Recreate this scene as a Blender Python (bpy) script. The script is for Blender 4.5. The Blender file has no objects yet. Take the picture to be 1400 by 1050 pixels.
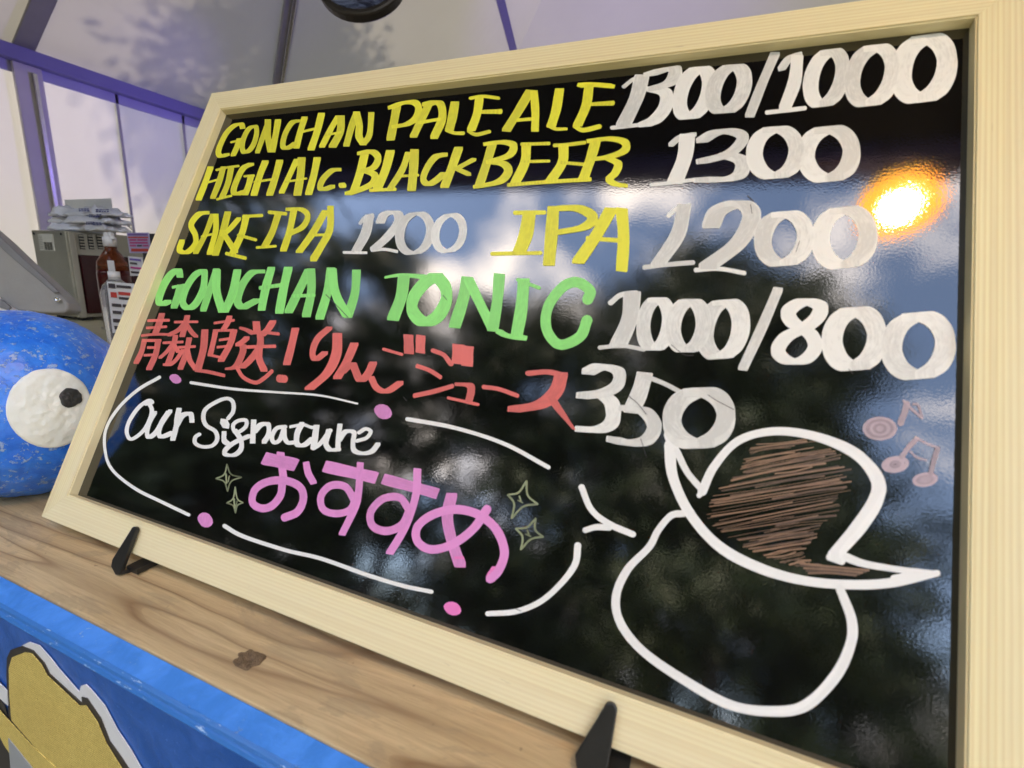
import bpy, bmesh, math, random
import numpy as np
from mathutils import Vector, Matrix, noise
random.seed(7); rng = np.random.default_rng(7)
S = bpy.context.scene
COL = S.collection
R_ = math.radians

# ------------------------------------------------------------------ camera
F = 644.4473                                   # focal length in pixels of a 1400 px wide photograph
PITCH, ROLL, YAW = .2266, -.0449, .382
def m_rx(a): return Matrix.Rotation(a, 3, 'X')
def m_ry(a): return Matrix.Rotation(a, 3, 'Y')
def m_rz(a): return Matrix.Rotation(a, 3, 'Z')
RC = m_rz(YAW) @ m_rx(-PITCH) @ m_ry(ROLL)     # columns: right, forward, up
cam_d = bpy.data.cameras.new('camera')
cam = bpy.data.objects.new('camera', cam_d); COL.objects.link(cam)
cm = Matrix((RC.col[0], RC.col[2], -RC.col[1])).transposed()
cam.matrix_world = cm.to_4x4()
cam_d.sensor_width = 36; cam_d.sensor_fit = 'HORIZONTAL'; cam_d.lens = 36*F/1400
cam_d.clip_start = .02; cam_d.clip_end = 2000
cam_d.dof.use_dof = True; cam_d.dof.focus_distance = .5; cam_d.dof.aperture_fstop = 9.0
S.camera = cam

# ------------------------------------------------------------------ daylight
SUN_EL, SUN_AZ = R_(52), R_(-62)               # azimuth measured from +y towards +x
world = bpy.data.worlds.new('World'); S.world = world; world.use_nodes = True
wt = world.node_tree; wt.nodes.clear()
sky = wt.nodes.new('ShaderNodeTexSky'); sky.sky_type = 'NISHITA'; sky.sun_disc = False
sky.sun_elevation = SUN_EL; sky.sun_rotation = SUN_AZ; sky.air_density = 1.0; sky.dust_density = .2; sky.ozone_density = 2.5
wtc = wt.nodes.new('ShaderNodeTexCoord')
cn = wt.nodes.new('ShaderNodeTexNoise'); cn.inputs['Scale'].default_value = 3.6; cn.inputs['Detail'].default_value = 7; cn.inputs['Roughness'].default_value = .56
cmap = wt.nodes.new('ShaderNodeMapping'); cmap.inputs['Scale'].default_value = (1, 1, 1.7); cmap.inputs['Location'].default_value = (.15, .6, .1)
wt.links.new(wtc.outputs['Generated'], cmap.inputs['Vector']); wt.links.new(cmap.outputs[0], cn.inputs['Vector'])
cr = wt.nodes.new('ShaderNodeValToRGB'); cr.color_ramp.elements[0].position = .50; cr.color_ramp.elements[1].position = .64
wt.links.new(cn.outputs['Fac'], cr.inputs['Fac'])
cmix = wt.nodes.new('ShaderNodeMix'); cmix.data_type = 'RGBA'; cmix.inputs['B'].default_value = (7.5, 7.6, 7.9, 1)
wt.links.new(cr.outputs['Color'], cmix.inputs['Factor']); wt.links.new(sky.outputs['Color'], cmix.inputs['A'])
bg = wt.nodes.new('ShaderNodeBackground'); bg.inputs['Strength'].default_value = .15
wo = wt.nodes.new('ShaderNodeOutputWorld')
wt.links.new(cmix.outputs['Result'], bg.inputs['Color']); wt.links.new(bg.outputs[0], wo.inputs['Surface'])
sd = bpy.data.lights.new('sun', 'SUN'); sd.energy = 3.2; sd.angle = R_(.5); sd.color = (1, .95, .86)
sun = bpy.data.objects.new('sun', sd); COL.objects.link(sun)
SUND = Vector((math.cos(SUN_EL)*math.sin(SUN_AZ), math.cos(SUN_EL)*math.cos(SUN_AZ), math.sin(SUN_EL)))  # towards the sun
sun.rotation_euler = SUND.to_track_quat('Z', 'Y').to_euler(); sun.location = SUND*30
S.view_settings.view_transform = 'Standard'; S.view_settings.look = 'None'
S.view_settings.gamma = 1; S.view_settings.use_curve_mapping = False
S.view_settings.exposure = 3.08
S.view_settings.use_white_balance = True; S.view_settings.white_balance_temperature = 7900; S.view_settings.white_balance_tint = 15
S.render.engine = 'CYCLES'
S.cycles.max_bounces = 8

# ------------------------------------------------------------------ helpers
def ray(px, py): return RC @ Vector(((px-700)/F, 1, (525-py)/F))
def at(px, py, depth): return ray(px, py)*depth
def on(px, py, axis, val):
    v = ray(px, py); return v*(val/v[axis])
BO = Vector((-.4818, .2056, -.2016)); LEAN = .4598; BW, BH = .6, .3921
BE = Vector((1, 0, 0)); BU = Vector((0, math.sin(LEAN), math.cos(LEAN))); BN = Vector((0, -math.cos(LEAN), math.sin(LEAN)))
def onboard(px, py, d=0.0):
    "where the sight line through a pixel of the photograph meets the board (board coordinates)"
    v = ray(px, py); P = v*(((BO+BN*d) @ BN)/(v @ BN)) - BO
    return P @ BE, P @ BU
BM = Matrix((BE, BU, BN)).transposed().to_4x4(); BM.translation = BO

def tag(o, label=None, cat=None, group=None, kind=None):
    if label: o['label'] = label
    if cat: o['category'] = cat
    if group: o['group'] = group
    if kind: o['kind'] = kind
    return o
def empty(name, loc=(0, 0, 0), rz=0):
    o = bpy.data.objects.new(name, None); COL.objects.link(o); o.location = loc; o.rotation_euler = (0, 0, rz)
    o.empty_display_size = .05
    return o
def link(name, me, mat, parent=None, world_space=True, smooth=False):
    o = bpy.data.objects.new(name, me); COL.objects.link(o)
    if mat: me.materials.append(mat)
    if smooth:
        for p in me.polygons: p.use_smooth = True
    if parent:
        o.parent = parent
        if world_space:
            o.matrix_parent_inverse = pm(parent).inverted()
    return o
def pm(o):
    m = Matrix.LocRotScale(o.location, o.rotation_euler, o.scale) if o.rotation_mode != 'QUATERNION' else Matrix.LocRotScale(o.location, o.rotation_quaternion, o.scale)
    if o.parent: m = pm(o.parent) @ o.matrix_parent_inverse @ m
    return m
def mesh(name, vs, fs):
    me = bpy.data.meshes.new(name); me.from_pydata([tuple(v) for v in vs], [], fs); me.update(); return me
def bevel(o, w, seg=2):
    b = o.modifiers.new('bevel', 'BEVEL'); b.width = w; b.segments = seg; b.limit_method = 'ANGLE'
    for p in o.data.polygons: p.use_smooth = False
    return o
def box(name, lo, hi, mat, parent=None, bev=0, M=None):
    vs = [(x, y, z) for x in (lo[0], hi[0]) for y in (lo[1], hi[1]) for z in (lo[2], hi[2])]
    fs = [(0, 1, 3, 2), (4, 6, 7, 5), (0, 4, 5, 1), (2, 3, 7, 6), (0, 2, 6, 4), (1, 5, 7, 3)]
    if M: vs = [M @ Vector(v) for v in vs]
    o = link(name, mesh(name, vs, fs), mat, parent)
    if bev: bevel(o, bev)
    return o
def prism(name, pts, off, mat, parent=None, bev=0):
    "a flat outline (3-D points) given thickness along off"
    n = len(pts); off = Vector(off)
    vs = [Vector(p) for p in pts] + [Vector(p)+off for p in pts]
    fs = [tuple(range(n)), tuple(range(2*n-1, n-1, -1))] + [(i, i+n, (i+1) % n+n, (i+1) % n) for i in range(n)]
    me = mesh(name, vs, fs)
    bm = bmesh.new(); bm.from_mesh(me); bmesh.ops.recalc_face_normals(bm, faces=bm.faces); bm.to_mesh(me); bm.free()
    o = link(name, me, mat, parent)
    if bev: bevel(o, bev)
    return o
def lathe(name, prof, c, mat, parent=None, n=28):
    vs, fs = [], []
    for r, z in prof:
        for k in range(n):
            a = 2*math.pi*k/n; vs.append((c[0]+r*math.cos(a), c[1]+r*math.sin(a), c[2]+z))
    for i in range(len(prof)-1):
        for k in range(n):
            fs.append((i*n+k, i*n+(k+1) % n, (i+1)*n+(k+1) % n, (i+1)*n+k))
    fs.append(tuple(range(n-1, -1, -1))); fs.append(tuple((len(prof)-1)*n+k for k in range(n)))
    return link(name, mesh(name, vs, fs), mat, parent, smooth=True)
def tube(name, pts, r, mat, parent=None, n=10):
    pts = [Vector(p) for p in pts]; vs, fs = [], []
    for i, p in enumerate(pts):
        t = (pts[min(i+1, len(pts)-1)]-pts[max(i-1, 0)]).normalized()
        a = t.cross(Vector((.3, .2, .9))).normalized(); b = t.cross(a)
        rr = r[i] if isinstance(r, (list, tuple)) else r
        for k in range(n):
            q = 2*math.pi*k/n; vs.append(p+a*rr*math.cos(q)+b*rr*math.sin(q))
    for i in range(len(pts)-1):
        for k in range(n): fs.append((i*n+k, i*n+(k+1) % n, (i+1)*n+(k+1) % n, (i+1)*n+k))
    fs.append(tuple(range(n-1, -1, -1))); fs.append(tuple((len(pts)-1)*n+k for k in range(n)))
    return link(name, mesh(name, vs, fs), mat, parent, smooth=True)

class NT:
    "small wrapper for building node materials"
    def __init__(s, name):
        s.m = bpy.data.materials.new(name); s.m.use_nodes = True; s.t = s.m.node_tree
        s.b = s.t.nodes['Principled BSDF']; s.out = s.t.nodes['Material Output']
    def n(s, typ, ins=None, **kw):
        nd = s.t.nodes.new('ShaderNode'+typ)
        for k, v in kw.items(): setattr(nd, k, v)
        for k, v in (ins or {}).items():
            if isinstance(v, bpy.types.NodeSocket): s.t.links.new(v, nd.inputs[k])
            else: nd.inputs[k].default_value = v
        return nd
    def set(s, **kw):
        for k, v in kw.items():
            k = k.replace('_', ' ')
            if isinstance(v, bpy.types.NodeSocket): s.t.links.new(v, s.b.inputs[k])
            else: s.b.inputs[k].default_value = v
        return s
    def co(s, scale=(1, 1, 1), kind='Object', loc=(0, 0, 0)):
        c = s.n('TexCoord'); return s.n('Mapping', {'Vector': c.outputs[kind], 'Scale': scale, 'Location': loc}).outputs[0]
    def noise(s, vec, scale, detail=4, rough=.5, dist=0, out='Fac'):
        return s.n('TexNoise', {'Vector': vec, 'Scale': scale, 'Detail': detail, 'Roughness': rough, 'Distortion': dist}).outputs[out]
    def ramp(s, fac, stops):
        r = s.n('ValToRGB', {'Fac': fac}); e = r.color_ramp.elements
        while len(e) < len(stops): e.new(.5)
        for q, (p, c) in zip(e, stops):
            q.position = p; q.color = (c, c, c, 1) if isinstance(c, (int, float)) else (*c, 1)
        return r.outputs['Color']
    def mix(s, f, a, b, blend='MIX'):
        nd = s.n('Mix', data_type='RGBA', blend_type=blend)
        for k, v in (('Factor', f), ('A', a), ('B', b)):
            if isinstance(v, bpy.types.NodeSocket): s.t.links.new(v, nd.inputs[k])
            else: nd.inputs[k].default_value = v if k == 'Factor' else (*v, 1)
        return nd.outputs['Result']
    def math(s, op, a, b=0.0):
        nd = s.n('Math', operation=op)
        for i, v in enumerate((a, b)):
            if isinstance(v, bpy.types.NodeSocket): s.t.links.new(v, nd.inputs[i])
            else: nd.inputs[i].default_value = v
        return nd.outputs[0]
    def bump(s, h, dist, strength=1.0):
        s.set(Normal=s.n('Bump', {'Height': h, 'Distance': dist, 'Strength': strength}).outputs[0]); return s
def plain(name, col, rough=.5, metal=0, var=.12, scale=30, bump=0, **kw):
    m = NT(name); c = m.co()
    f = m.noise(c, scale, 4)
    lo = tuple(x*(1-var) for x in col); hi = tuple(min(1, x*(1+var)) for x in col)
    m.set(Base_Color=m.mix(f, lo, hi), Roughness=rough, Metallic=metal, **kw)
    if bump: m.bump(m.noise(c, scale*4, 3), bump)
    return m.m

# ------------------------------------------------------------------ materials
def pine():
    m = NT('pale_pine'); c = m.co((1, 1, 1))
    rnd = m.n('ObjectInfo').outputs['Random']
    base = m.n('VectorMath', {0: c, 1: m.n('CombineXYZ', {'X': m.math('MULTIPLY', rnd, 7.0), 'Y': m.math('MULTIPLY', rnd, 3.0)}).outputs[0]}, operation='ADD').outputs[0]
    st = m.n('Mapping', {'Vector': base, 'Scale': (1.0, 40, 40)}).outputs[0]
    wob = m.noise(m.n('Mapping', {'Vector': base, 'Scale': (3, 20, 20)}).outputs[0], 1.5, 3)
    ring = m.n('TexWave', {'Vector': m.n('Mapping', {'Vector': base, 'Scale': (.7, 130, 90)}).outputs[0], 'Scale': 1.0, 'Distortion': 3.0, 'Detail': 2.5, 'Detail Scale': .6}, wave_type='BANDS', bands_direction='Y').outputs['Fac']
    fine = m.noise(m.n('Mapping', {'Vector': base, 'Scale': (14, 900, 900)}).outputs[0], 1.0, 4, .6)
    broad = m.noise(st, .6, 3)
    col = m.mix(m.ramp(ring, [(.35, 0), (.95, 1)]), (.86, .76, .46), (.79, .66, .36))
    col = m.mix(m.math('MULTIPLY', m.ramp(fine, [(.45, 0), (.72, 1)]), .35), col, (.68, .55, .33))
    col = m.mix(m.math('MULTIPLY', m.ramp(broad, [(.4, 0), (.6, 1)]), .55), col, (.86, .76, .52))
    band = m.noise(m.n('Mapping', {'Vector': base, 'Scale': (2.5, 220, 160)}).outputs[0], 1.0, 2, .5)
    col = m.mix(m.math('MULTIPLY', m.ramp(band, [(.52, 0), (.7, 1)]), .4), col, (.70, .55, .31))
    fleck = m.ramp(m.noise(m.n('Mapping', {'Vector': base, 'Scale': (60, 500, 400)}).outputs[0], 1.0, 2), [(.72, 0), (.78, 1)])
    col = m.mix(m.math('MULTIPLY', fleck, .35), col, (.45, .32, .17))
    m.set(Base_Color=col, Roughness=.55)
    m.bump(m.math('ADD', m.math('MULTIPLY', fine, .5), ring), .00006)
    return m.m
def gloss_black():
    m = NT('glossy_black_enamel'); c = m.co()
    spk = m.ramp(m.noise(c, 900, 2), [(.74, 0), (.80, 1)])
    smear = m.noise(c, 14, 5, .6)
    m.set(Base_Color=m.mix(m.math('MULTIPLY', spk, .25), (.003, .003, .0035), (.12, .12, .11)),
          Roughness=m.math('ADD', m.math('MULTIPLY', smear, .035), .018), Specular_IOR_Level=.5)
    m.b.inputs['IOR'].default_value = 2.0
    h = m.math('ADD', m.noise(c, 800, 2), m.math('MULTIPLY', m.noise(c, 70, 2), .9))
    m.bump(h, .000017)
    return m.m
def ink(name, col, dark=.82, rough=.42, scrape=.0):
    m = NT(name)
    a = m.n('Attribute', attribute_name='st').outputs['Vector']
    sep = m.n('SeparateXYZ', {0: a}); u, v, r = sep.outputs
    vec = m.n('CombineXYZ', {'X': m.math('MULTIPLY', u, 4.0), 'Y': m.math('MULTIPLY', v, 9.0), 'Z': m.math('MULTIPLY', r, 40.0)}).outputs[0]
    streak = m.noise(vec, 1.0, 3, .6)
    c = m.co()
    mott = m.noise(c, 260, 4, .6); big = m.noise(c, 45, 3)
    k = m.math('ADD', m.math('MULTIPLY', streak, .5), m.math('ADD', m.math('MULTIPLY', mott, .2), m.math('MULTIPLY', big, .3)))
    k = m.math('ADD', k, m.math('MULTIPLY', m.math('SUBTRACT', r, .5), .34))
    colr = m.mix(m.ramp(k, [(.36, 0), (.60, 1)]), tuple(x*dark for x in col), col)
    edge = m.ramp(m.math('ABSOLUTE', u), [(.86, 0), (.99, 1)])
    colr = m.mix(m.math('MULTIPLY', edge, .4), colr, tuple(min(1, x*1.12) for x in col))
    if scrape:
        sc = m.ramp(m.noise(m.co((1, 1.6, 1), loc=(3, 1, 0)), 330, 3, .7, 1.2), [(scrape, 0), (scrape+.03, 1)])
        colr = m.mix(m.math('MULTIPLY', sc, .7), colr, (.02, .02, .02))
    m.set(Base_Color=colr, Roughness=rough, Specular_IOR_Level=.5)
    m.bump(m.math('ADD', streak, m.math('MULTIPLY', mott, .3)), .00003)
    return m.m
def fabric_sheet(name, col, trans=.55, fold=6):
    m = NT(name); c = m.co()
    n = m.noise(c, fold, 4, .5, .4)
    cc = m.mix(m.noise(c, 1.3, 5), tuple(x*.86 for x in col), col)
    bmp = m.n('Bump', {'Height': m.math('ADD', m.math('MULTIPLY', n, 1.0), m.math('MULTIPLY', m.noise(c, 160, 2), .02)), 'Distance': .02, 'Strength': .5}).outputs[0]
    d = m.n('BsdfDiffuse', {'Color': cc, 'Normal': bmp}); t = m.n('BsdfTranslucent', {'Color': cc, 'Normal': bmp})
    s = m.n('MixShader', {0: trans, 1: d.outputs[0], 2: t.outputs[0]})
    m.t.links.new(s.outputs[0], m.out.inputs['Surface'])
    return m.m
def weathered_wood():
    m = NT('weathered_counter_wood'); c = m.co()
    warp = m.noise(m.co((2.2, 9, 9)), 1.4, 3, out='Color')
    wv = m.n('VectorMath', {0: c, 1: m.n('VectorMath', {0: warp, 1: (.05, .035, .035)}, operation='MULTIPLY').outputs[0]}, operation='ADD').outputs[0]
    rings = m.noise(m.n('Mapping', {'Vector': wv, 'Scale': (1.3, 17, 17), 'Location': (.3, .1, 0)}).outputs[0], 1.0, 2, .5)
    saw = m.math('FRACT', m.math('MULTIPLY', rings, 9.0))
    r2 = m.ramp(saw, [(0, .45), (.05, 0), (.13, .5), (.4, .85), (.85, 1), (1, .6)])
    fine = m.noise(m.n('Mapping', {'Vector': wv, 'Scale': (14, 420, 420)}).outputs[0], 1.0, 5, .7)
    stain = m.noise(m.n('Mapping', {'Vector': c, 'Scale': (1, 2, 2)}).outputs[0], 9, 6, .62, 1.2)
    col = m.mix(r2, (.25, .145, .065), (.62, .46, .25))
    col = m.mix(m.math('MULTIPLY', m.ramp(m.noise(wv, 6, 3), [(.45, 0), (.7, 1)]), .4), col, (.62, .50, .32))
    col = m.mix(m.math('MULTIPLY', m.ramp(fine, [(.42, 0), (.66, 1)]), .5), col, (.33, .22, .12))
    col = m.mix(m.math('MULTIPLY', m.ramp(stain, [(.52, 0), (.56, .8), (.62, .5), (.74, 1)]), .45), col, (.28, .22, .14))
    spot = m.ramp(m.noise(c, 130, 2), [(.74, 0), (.78, 1)])
    col = m.mix(m.math('MULTIPLY', spot, .5), col, (.16, .10, .05))
    m.set(Base_Color=col, Roughness=.55); m.bump(m.math('ADD', fine, m.math('MULTIPLY', r2, .4)), .0004)
    return m.m
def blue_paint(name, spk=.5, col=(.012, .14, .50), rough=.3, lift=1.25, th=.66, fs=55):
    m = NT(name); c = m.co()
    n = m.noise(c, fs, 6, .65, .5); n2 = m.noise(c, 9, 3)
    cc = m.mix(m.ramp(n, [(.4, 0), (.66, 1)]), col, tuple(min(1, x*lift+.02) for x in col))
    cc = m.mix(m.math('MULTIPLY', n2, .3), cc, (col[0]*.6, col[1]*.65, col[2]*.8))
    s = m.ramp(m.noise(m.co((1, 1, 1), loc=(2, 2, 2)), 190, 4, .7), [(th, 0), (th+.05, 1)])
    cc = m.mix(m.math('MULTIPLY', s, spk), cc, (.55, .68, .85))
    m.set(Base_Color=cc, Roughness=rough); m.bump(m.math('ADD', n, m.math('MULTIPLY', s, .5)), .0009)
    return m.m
def burlap():
    m = NT('burlap_yellow'); c = m.co()
    w = m.n('TexWave', {'Vector': c, 'Scale': 170.0, 'Distortion': 3.0, 'Detail': 3}, bands_direction='X').outputs['Fac']
    w2 = m.n('TexWave', {'Vector': c, 'Scale': 170.0, 'Distortion': 3.0, 'Detail': 3}, bands_direction='Z').outputs['Fac']
    k = m.math('ADD', m.math('MULTIPLY', m.math('ADD', w, w2), .28), m.math('MULTIPLY', m.noise(c, 300, 4, .7), .45))
    big = m.noise(c, 18, 3)
    col = m.mix(m.ramp(k, [(.25, 0), (.62, 1)]), (.40, .27, .05), (.78, .63, .20))
    col = m.mix(m.math('MULTIPLY', big, .35), col, (.42, .25, .06))
    m.set(Base_Color=col, Roughness=.7); m.bump(k, .0005)
    return m.m
M = {}
M['pine'] = pine(); M['black'] = gloss_black()
M['ink_yellow'] = ink('yellow_marker_ink', (.84, .80, .045), .80)
M['ink_green'] = ink('green_marker_ink', (.27, .84, .22), .84)
M['ink_red'] = ink('red_marker_ink', (.80, .17, .15), .80)
M['ink_white'] = ink('white_marker_ink', (.84, .84, .80), .74, scrape=.76)
M['ink_pure'] = ink('opaque_white_ink', (.88, .88, .86), .94)
M['ink_pink'] = ink('pink_marker_ink', (.80, .30, .64), .80)
M['ink_hot'] = ink('hot_pink_marker_ink', (.88, .22, .55), .88)
M['ink_brown'] = ink('brown_chalk', (.30, .17, .10), .30)
M['ink_sage'] = ink('grey_green_chalk', (.30, .34, .20), .4)
M['ink_mauve'] = ink('mauve_chalk', (.52, .40, .45), .6)
M['hook'] = plain('black_satin_plastic', (.018, .018, .018), .33, var=.2, scale=120, bump=.0001)
M['counter'] = weathered_wood()
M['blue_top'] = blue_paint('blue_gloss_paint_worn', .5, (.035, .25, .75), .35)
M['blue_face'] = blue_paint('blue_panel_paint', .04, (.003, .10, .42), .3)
wm = NT('worn_blue_edge'); wcc = wm.co((12, 60, 60))
wm.set(Base_Color=wm.mix(wm.ramp(wm.noise(wcc, 6, 5, .7), [(.62, 0), (.66, 1)]), (.02, .17, .52), (.38, .55, .80)), Roughness=.35); wm.bump(wm.noise(wcc, 8, 4), .0006)
M['worn'] = wm.m
M['stone_blue'] = blue_paint('blue_stone_paint', .6, (.006, .17, .80), .3, 1.6, .57, 70)
M['stone_white'] = plain('white_stone_paint', (.82, .84, .80), .5, var=.03, scale=25, bump=.0012)
M['stone_black'] = plain('black_stone_paint', (.03, .032, .035), .35, var=.4, scale=200, bump=.0006)
M['burlap'] = burlap()
M['line_white'] = plain('white_enamel', (.75, .76, .80), .4, var=.03)
M['line_black'] = plain('dark_outline_paint', (.035, .03, .03), .45)
M['grey_print'] = plain('grey_print', (.30, .32, .34), .6)
M['knot'] = plain('dark_knot_wood', (.17, .11, .06), .7, var=.7, scale=300, bump=.001)

# ------------------------------------------------------------------ setting: ground
gm = NT('park_ground'); gc = gm.co()
gm.set(Base_Color=gm.mix(gm.noise(gc, .8, 6), (.05, .06, .025), (.14, .12, .08)), Roughness=.9)
gr = link('ground', mesh('ground', [(-300, -300, -1.25), (300, -300, -1.25), (300, 300, -1.25), (-300, 300, -1.25)], [(0, 1, 2, 3)]), gm.m)
tag(gr, kind='structure')

# ------------------------------------------------------------------ tent
TL, TH, TF, SL = 5.1, 1.5, .36, .65           # left wall x=-TL, eave height TH, front eave y=-TF, roof slope
TR, TB = 4.5, 8.9
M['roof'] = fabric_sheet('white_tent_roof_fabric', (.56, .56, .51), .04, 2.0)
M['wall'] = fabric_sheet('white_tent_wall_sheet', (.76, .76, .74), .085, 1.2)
M['valance'] = plain('lavender_blue_tent_beam', (.19, .18, .47), .5, var=.1, scale=8)
M['strip'] = plain('grey_seam_tape', (.27, .27, .27), .7, var=.1, scale=10)
M['post'] = plain('grey_lavender_post_cover', (.60, .58, .66), .5, var=.08, scale=4)
M['alu'] = plain('bright_aluminium', (.7, .7, .72), .25, 1.0, var=.05, scale=15)
tent = empty('event_tent', (0, 3.5, -1.25))
tag(tent, 'white translucent event tent sheltering the counter, with lavender eave beam', 'tent')
cx, cy = (TR-TL)/2, (TB-TF)/2; ap = Vector((cx, cy, TH+SL*(TR+TL)/2))
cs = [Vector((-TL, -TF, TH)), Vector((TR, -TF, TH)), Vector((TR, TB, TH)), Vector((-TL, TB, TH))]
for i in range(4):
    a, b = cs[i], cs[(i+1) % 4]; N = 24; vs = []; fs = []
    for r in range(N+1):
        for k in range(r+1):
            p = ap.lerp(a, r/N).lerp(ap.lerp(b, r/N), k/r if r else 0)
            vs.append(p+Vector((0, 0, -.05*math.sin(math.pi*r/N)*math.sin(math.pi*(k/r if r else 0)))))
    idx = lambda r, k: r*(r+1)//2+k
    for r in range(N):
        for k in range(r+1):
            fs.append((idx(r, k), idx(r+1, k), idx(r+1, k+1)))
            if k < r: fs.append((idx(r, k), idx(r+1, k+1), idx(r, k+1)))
    link('roof_panel', mesh('roof_panel', vs, fs), M['roof'] if i else plain('dark_lined_awning', (.05, .048, .045), .8), tent, smooth=True)  # front slope: shade put into a dark colour so the board reflects it black
def wavy_wall(a, b, z0, z1, amp=.02):
    N, K = 60, 14; vs = []; fs = []; d = (b-a); nn = Vector((-d.y, d.x, 0)).normalized()
    for i in range(N+1):
        for k in range(K+1):
            p = a.lerp(b, i/N); z = z0+(z1-z0)*k/K
            q = noise.noise(Vector((p.x*.9, p.y*.9, z*.5)))*amp+noise.noise(Vector((p.x*2.4, p.y*2.4, z*1.1+5)))*amp*.5
            vs.append((p.x+nn.x*q, p.y+nn.y*q, z))
    for i in range(N):
        for k in range(K): fs.append((i*(K+1)+k, (i+1)*(K+1)+k, (i+1)*(K+1)+k+1, i*(K+1)+k+1))
    return link('wall_sheet', mesh('wall_sheet', vs, fs), M['wall'], tent, smooth=True)
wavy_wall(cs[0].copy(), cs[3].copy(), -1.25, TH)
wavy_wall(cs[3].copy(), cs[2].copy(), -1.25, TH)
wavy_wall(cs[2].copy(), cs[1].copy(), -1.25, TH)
z_top = on(0, 60, 0, -TL).z; z_bot = on(0, 80, 0, -TL).z
box('eave_beam', (-TL+.03, -TF, z_bot), (-TL+.12, TB, z_top), M['valance'], tent, .008)
box('eave_beam', (-TL+.13, TB-.12, z_bot), (TR, TB-.03, z_top), M['valance'], tent, .008)
box('eave_beam', (-TL+.0, -TF, z_bot), (TR, -TF+.07, z_top), M['valance'], tent, .008)
box('valance', (-TL+.02, -TF+.1, z_bot-.075), (-TL+.03, TB, z_bot+.02), plain('lavender_wall_hem', (.42, .42, .72), .6, scale=5), tent)
# wall post cover with its bright seam, and two sewn seams in the sheet
ya, yb = on(22, 92, 0, -TL+.1).y, on(62, 98, 0, -TL+.1).y
yc, yd = on(58, 313, 0, -TL+.1).y, on(94, 313, 0, -TL+.1).y
zb = z_bot
prism('wall_post', [(-TL+.03, ya, zb), (-TL+.03, yb, zb), (-TL+.03, yd, -1.25), (-TL+.03, yc, -1.25)], (.03, 0, 0), M['post'], tent, .006)
ym, yn = on(46, 100, 0, -TL+.1).y, on(76, 300, 0, -TL+.1).y
box('post_rod', (-TL+.065, ym, -1.25), (-TL+.085, ym+.03, zb-.05), M['alu'], tent, .004)
for (xq, yq) in ((177, 303), (250, 200)):
    yy = on(xq, yq, 0, -TL).y
    box('wall_seam', (-TL+.022, yy, -1.25), (-TL+.03, yy+.022, zb), plain('seam_shadow_tape', (.45, .45, .47), .7), tent)  # plain grey tape along each sewn seam
def roofpt(px, py, lift=.03):
    # meets the left slope  z = TH + SL*(x+TL)
    v = ray(px, py); t = (TH+SL*TL-lift)/(v.z-SL*v.x); return v*t
def roofstrip(name, a, b, w, mat, th=.02, lift=.03):
    A, Bq = roofpt(*a, lift), roofpt(*b, lift); d = (Bq-A); s = d.cross(Vector((-SL, 0, 1))).normalized()*w/2
    A = A-d*.02; Bq = Bq+d*1.2
    prism(name, [A-s, A+s, Bq+s, Bq-s], Vector((SL, 0, -1)).normalized()*th, mat, tent, .004)
roofstrip('roof_seam', (30, 66), (58, 0), .13, M['strip'])
roofstrip('rafter', (380, 112), (397, 0), .12, plain('grey_rafter_cover', (.33, .33, .36), .5), .03, .04)
roofstrip('rafter_rod', (384, 112), (401, 0), .035, M['alu'], .03, .08)
roofstrip('roof_seam', (702, 70), (684, 0), .10, plain('violet_seam_tape', (.24, .22, .42), .7))

# violet stage light fixed inside the tent, out of sight behind the menu board
led = empty('violet_led_bar', (-2.6, 4.4, .9))
tag(led, 'violet LED light bar on the tent frame behind the menu board', 'lamp')
box('housing', (-3.0, 4.42, .85), (-2.2, 4.5, .95), plain('black_housing', (.02, .02, .02), .4), led, .005)
lm = NT('violet_led_glow'); lm.set(Base_Color=(.3, .2, .9, 1), Emission_Color=(.16, .10, 1.0, 1), Emission_Strength=6.0)
box('lens', (-2.98, 4.405, .86), (-2.22, 4.419, .94), lm.m, led)
for (lx, ly, lz, tx, ty, tz, e, sz) in ((-2.6, 4.2, .9, -5.1, 2.6, 1.3, 11, 32), (-1.2, 4.2, .9, *roofpt(860, 0), 22, 50)):
    l = bpy.data.lights.new('violet_led', 'SPOT'); l.energy = e; l.color = (.22, .16, 1.0); l.spot_size = R_(sz*1.6); l.spot_blend = .8; l.shadow_soft_size = .05
    lo = bpy.data.objects.new('violet_led', l); COL.objects.link(lo); lo.location = (lx, ly, lz)
    lo.rotation_euler = (Vector((lx, ly, lz))-Vector((tx, ty, tz))).to_track_quat('Z', 'Y').to_euler()
    lo.parent = led; lo.matrix_parent_inverse = pm(led).inverted()

# ------------------------------------------------------------------ counter
CZ = -.232; CY = .1438; BY = .129
counter = empty('serving_counter', (0, .3, -1.25))
tag(counter, 'blue fronted serving counter with a weathered wooden top under the menu board', 'counter')
box('counter_top', (-1.6, CY, CZ-.035), (1.4, .46, CZ), M['counter'], counter, .0012)
vs = [(-1.6, CY-.0004, CZ-.0012), (-1.6, BY+.0015, CZ-.0035), (-1.6, BY, CZ-.0050), (-1.6, BY+.0012, CZ-.0064), (-1.6, BY-.001, CZ-.0080), (-1.6, BY-.0018, CZ-.011), (-1.6, BY-.0018, CZ-.9), (-1.6, CY-.0004, CZ-.9)]
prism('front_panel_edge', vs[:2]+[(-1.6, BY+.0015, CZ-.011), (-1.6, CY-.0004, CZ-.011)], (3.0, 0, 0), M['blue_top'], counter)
box('front_panel', (-1.6, BY-.0016, CZ-1.0), (1.4, CY-.0004, CZ-.0112), M['blue_face'], counter)
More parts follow.
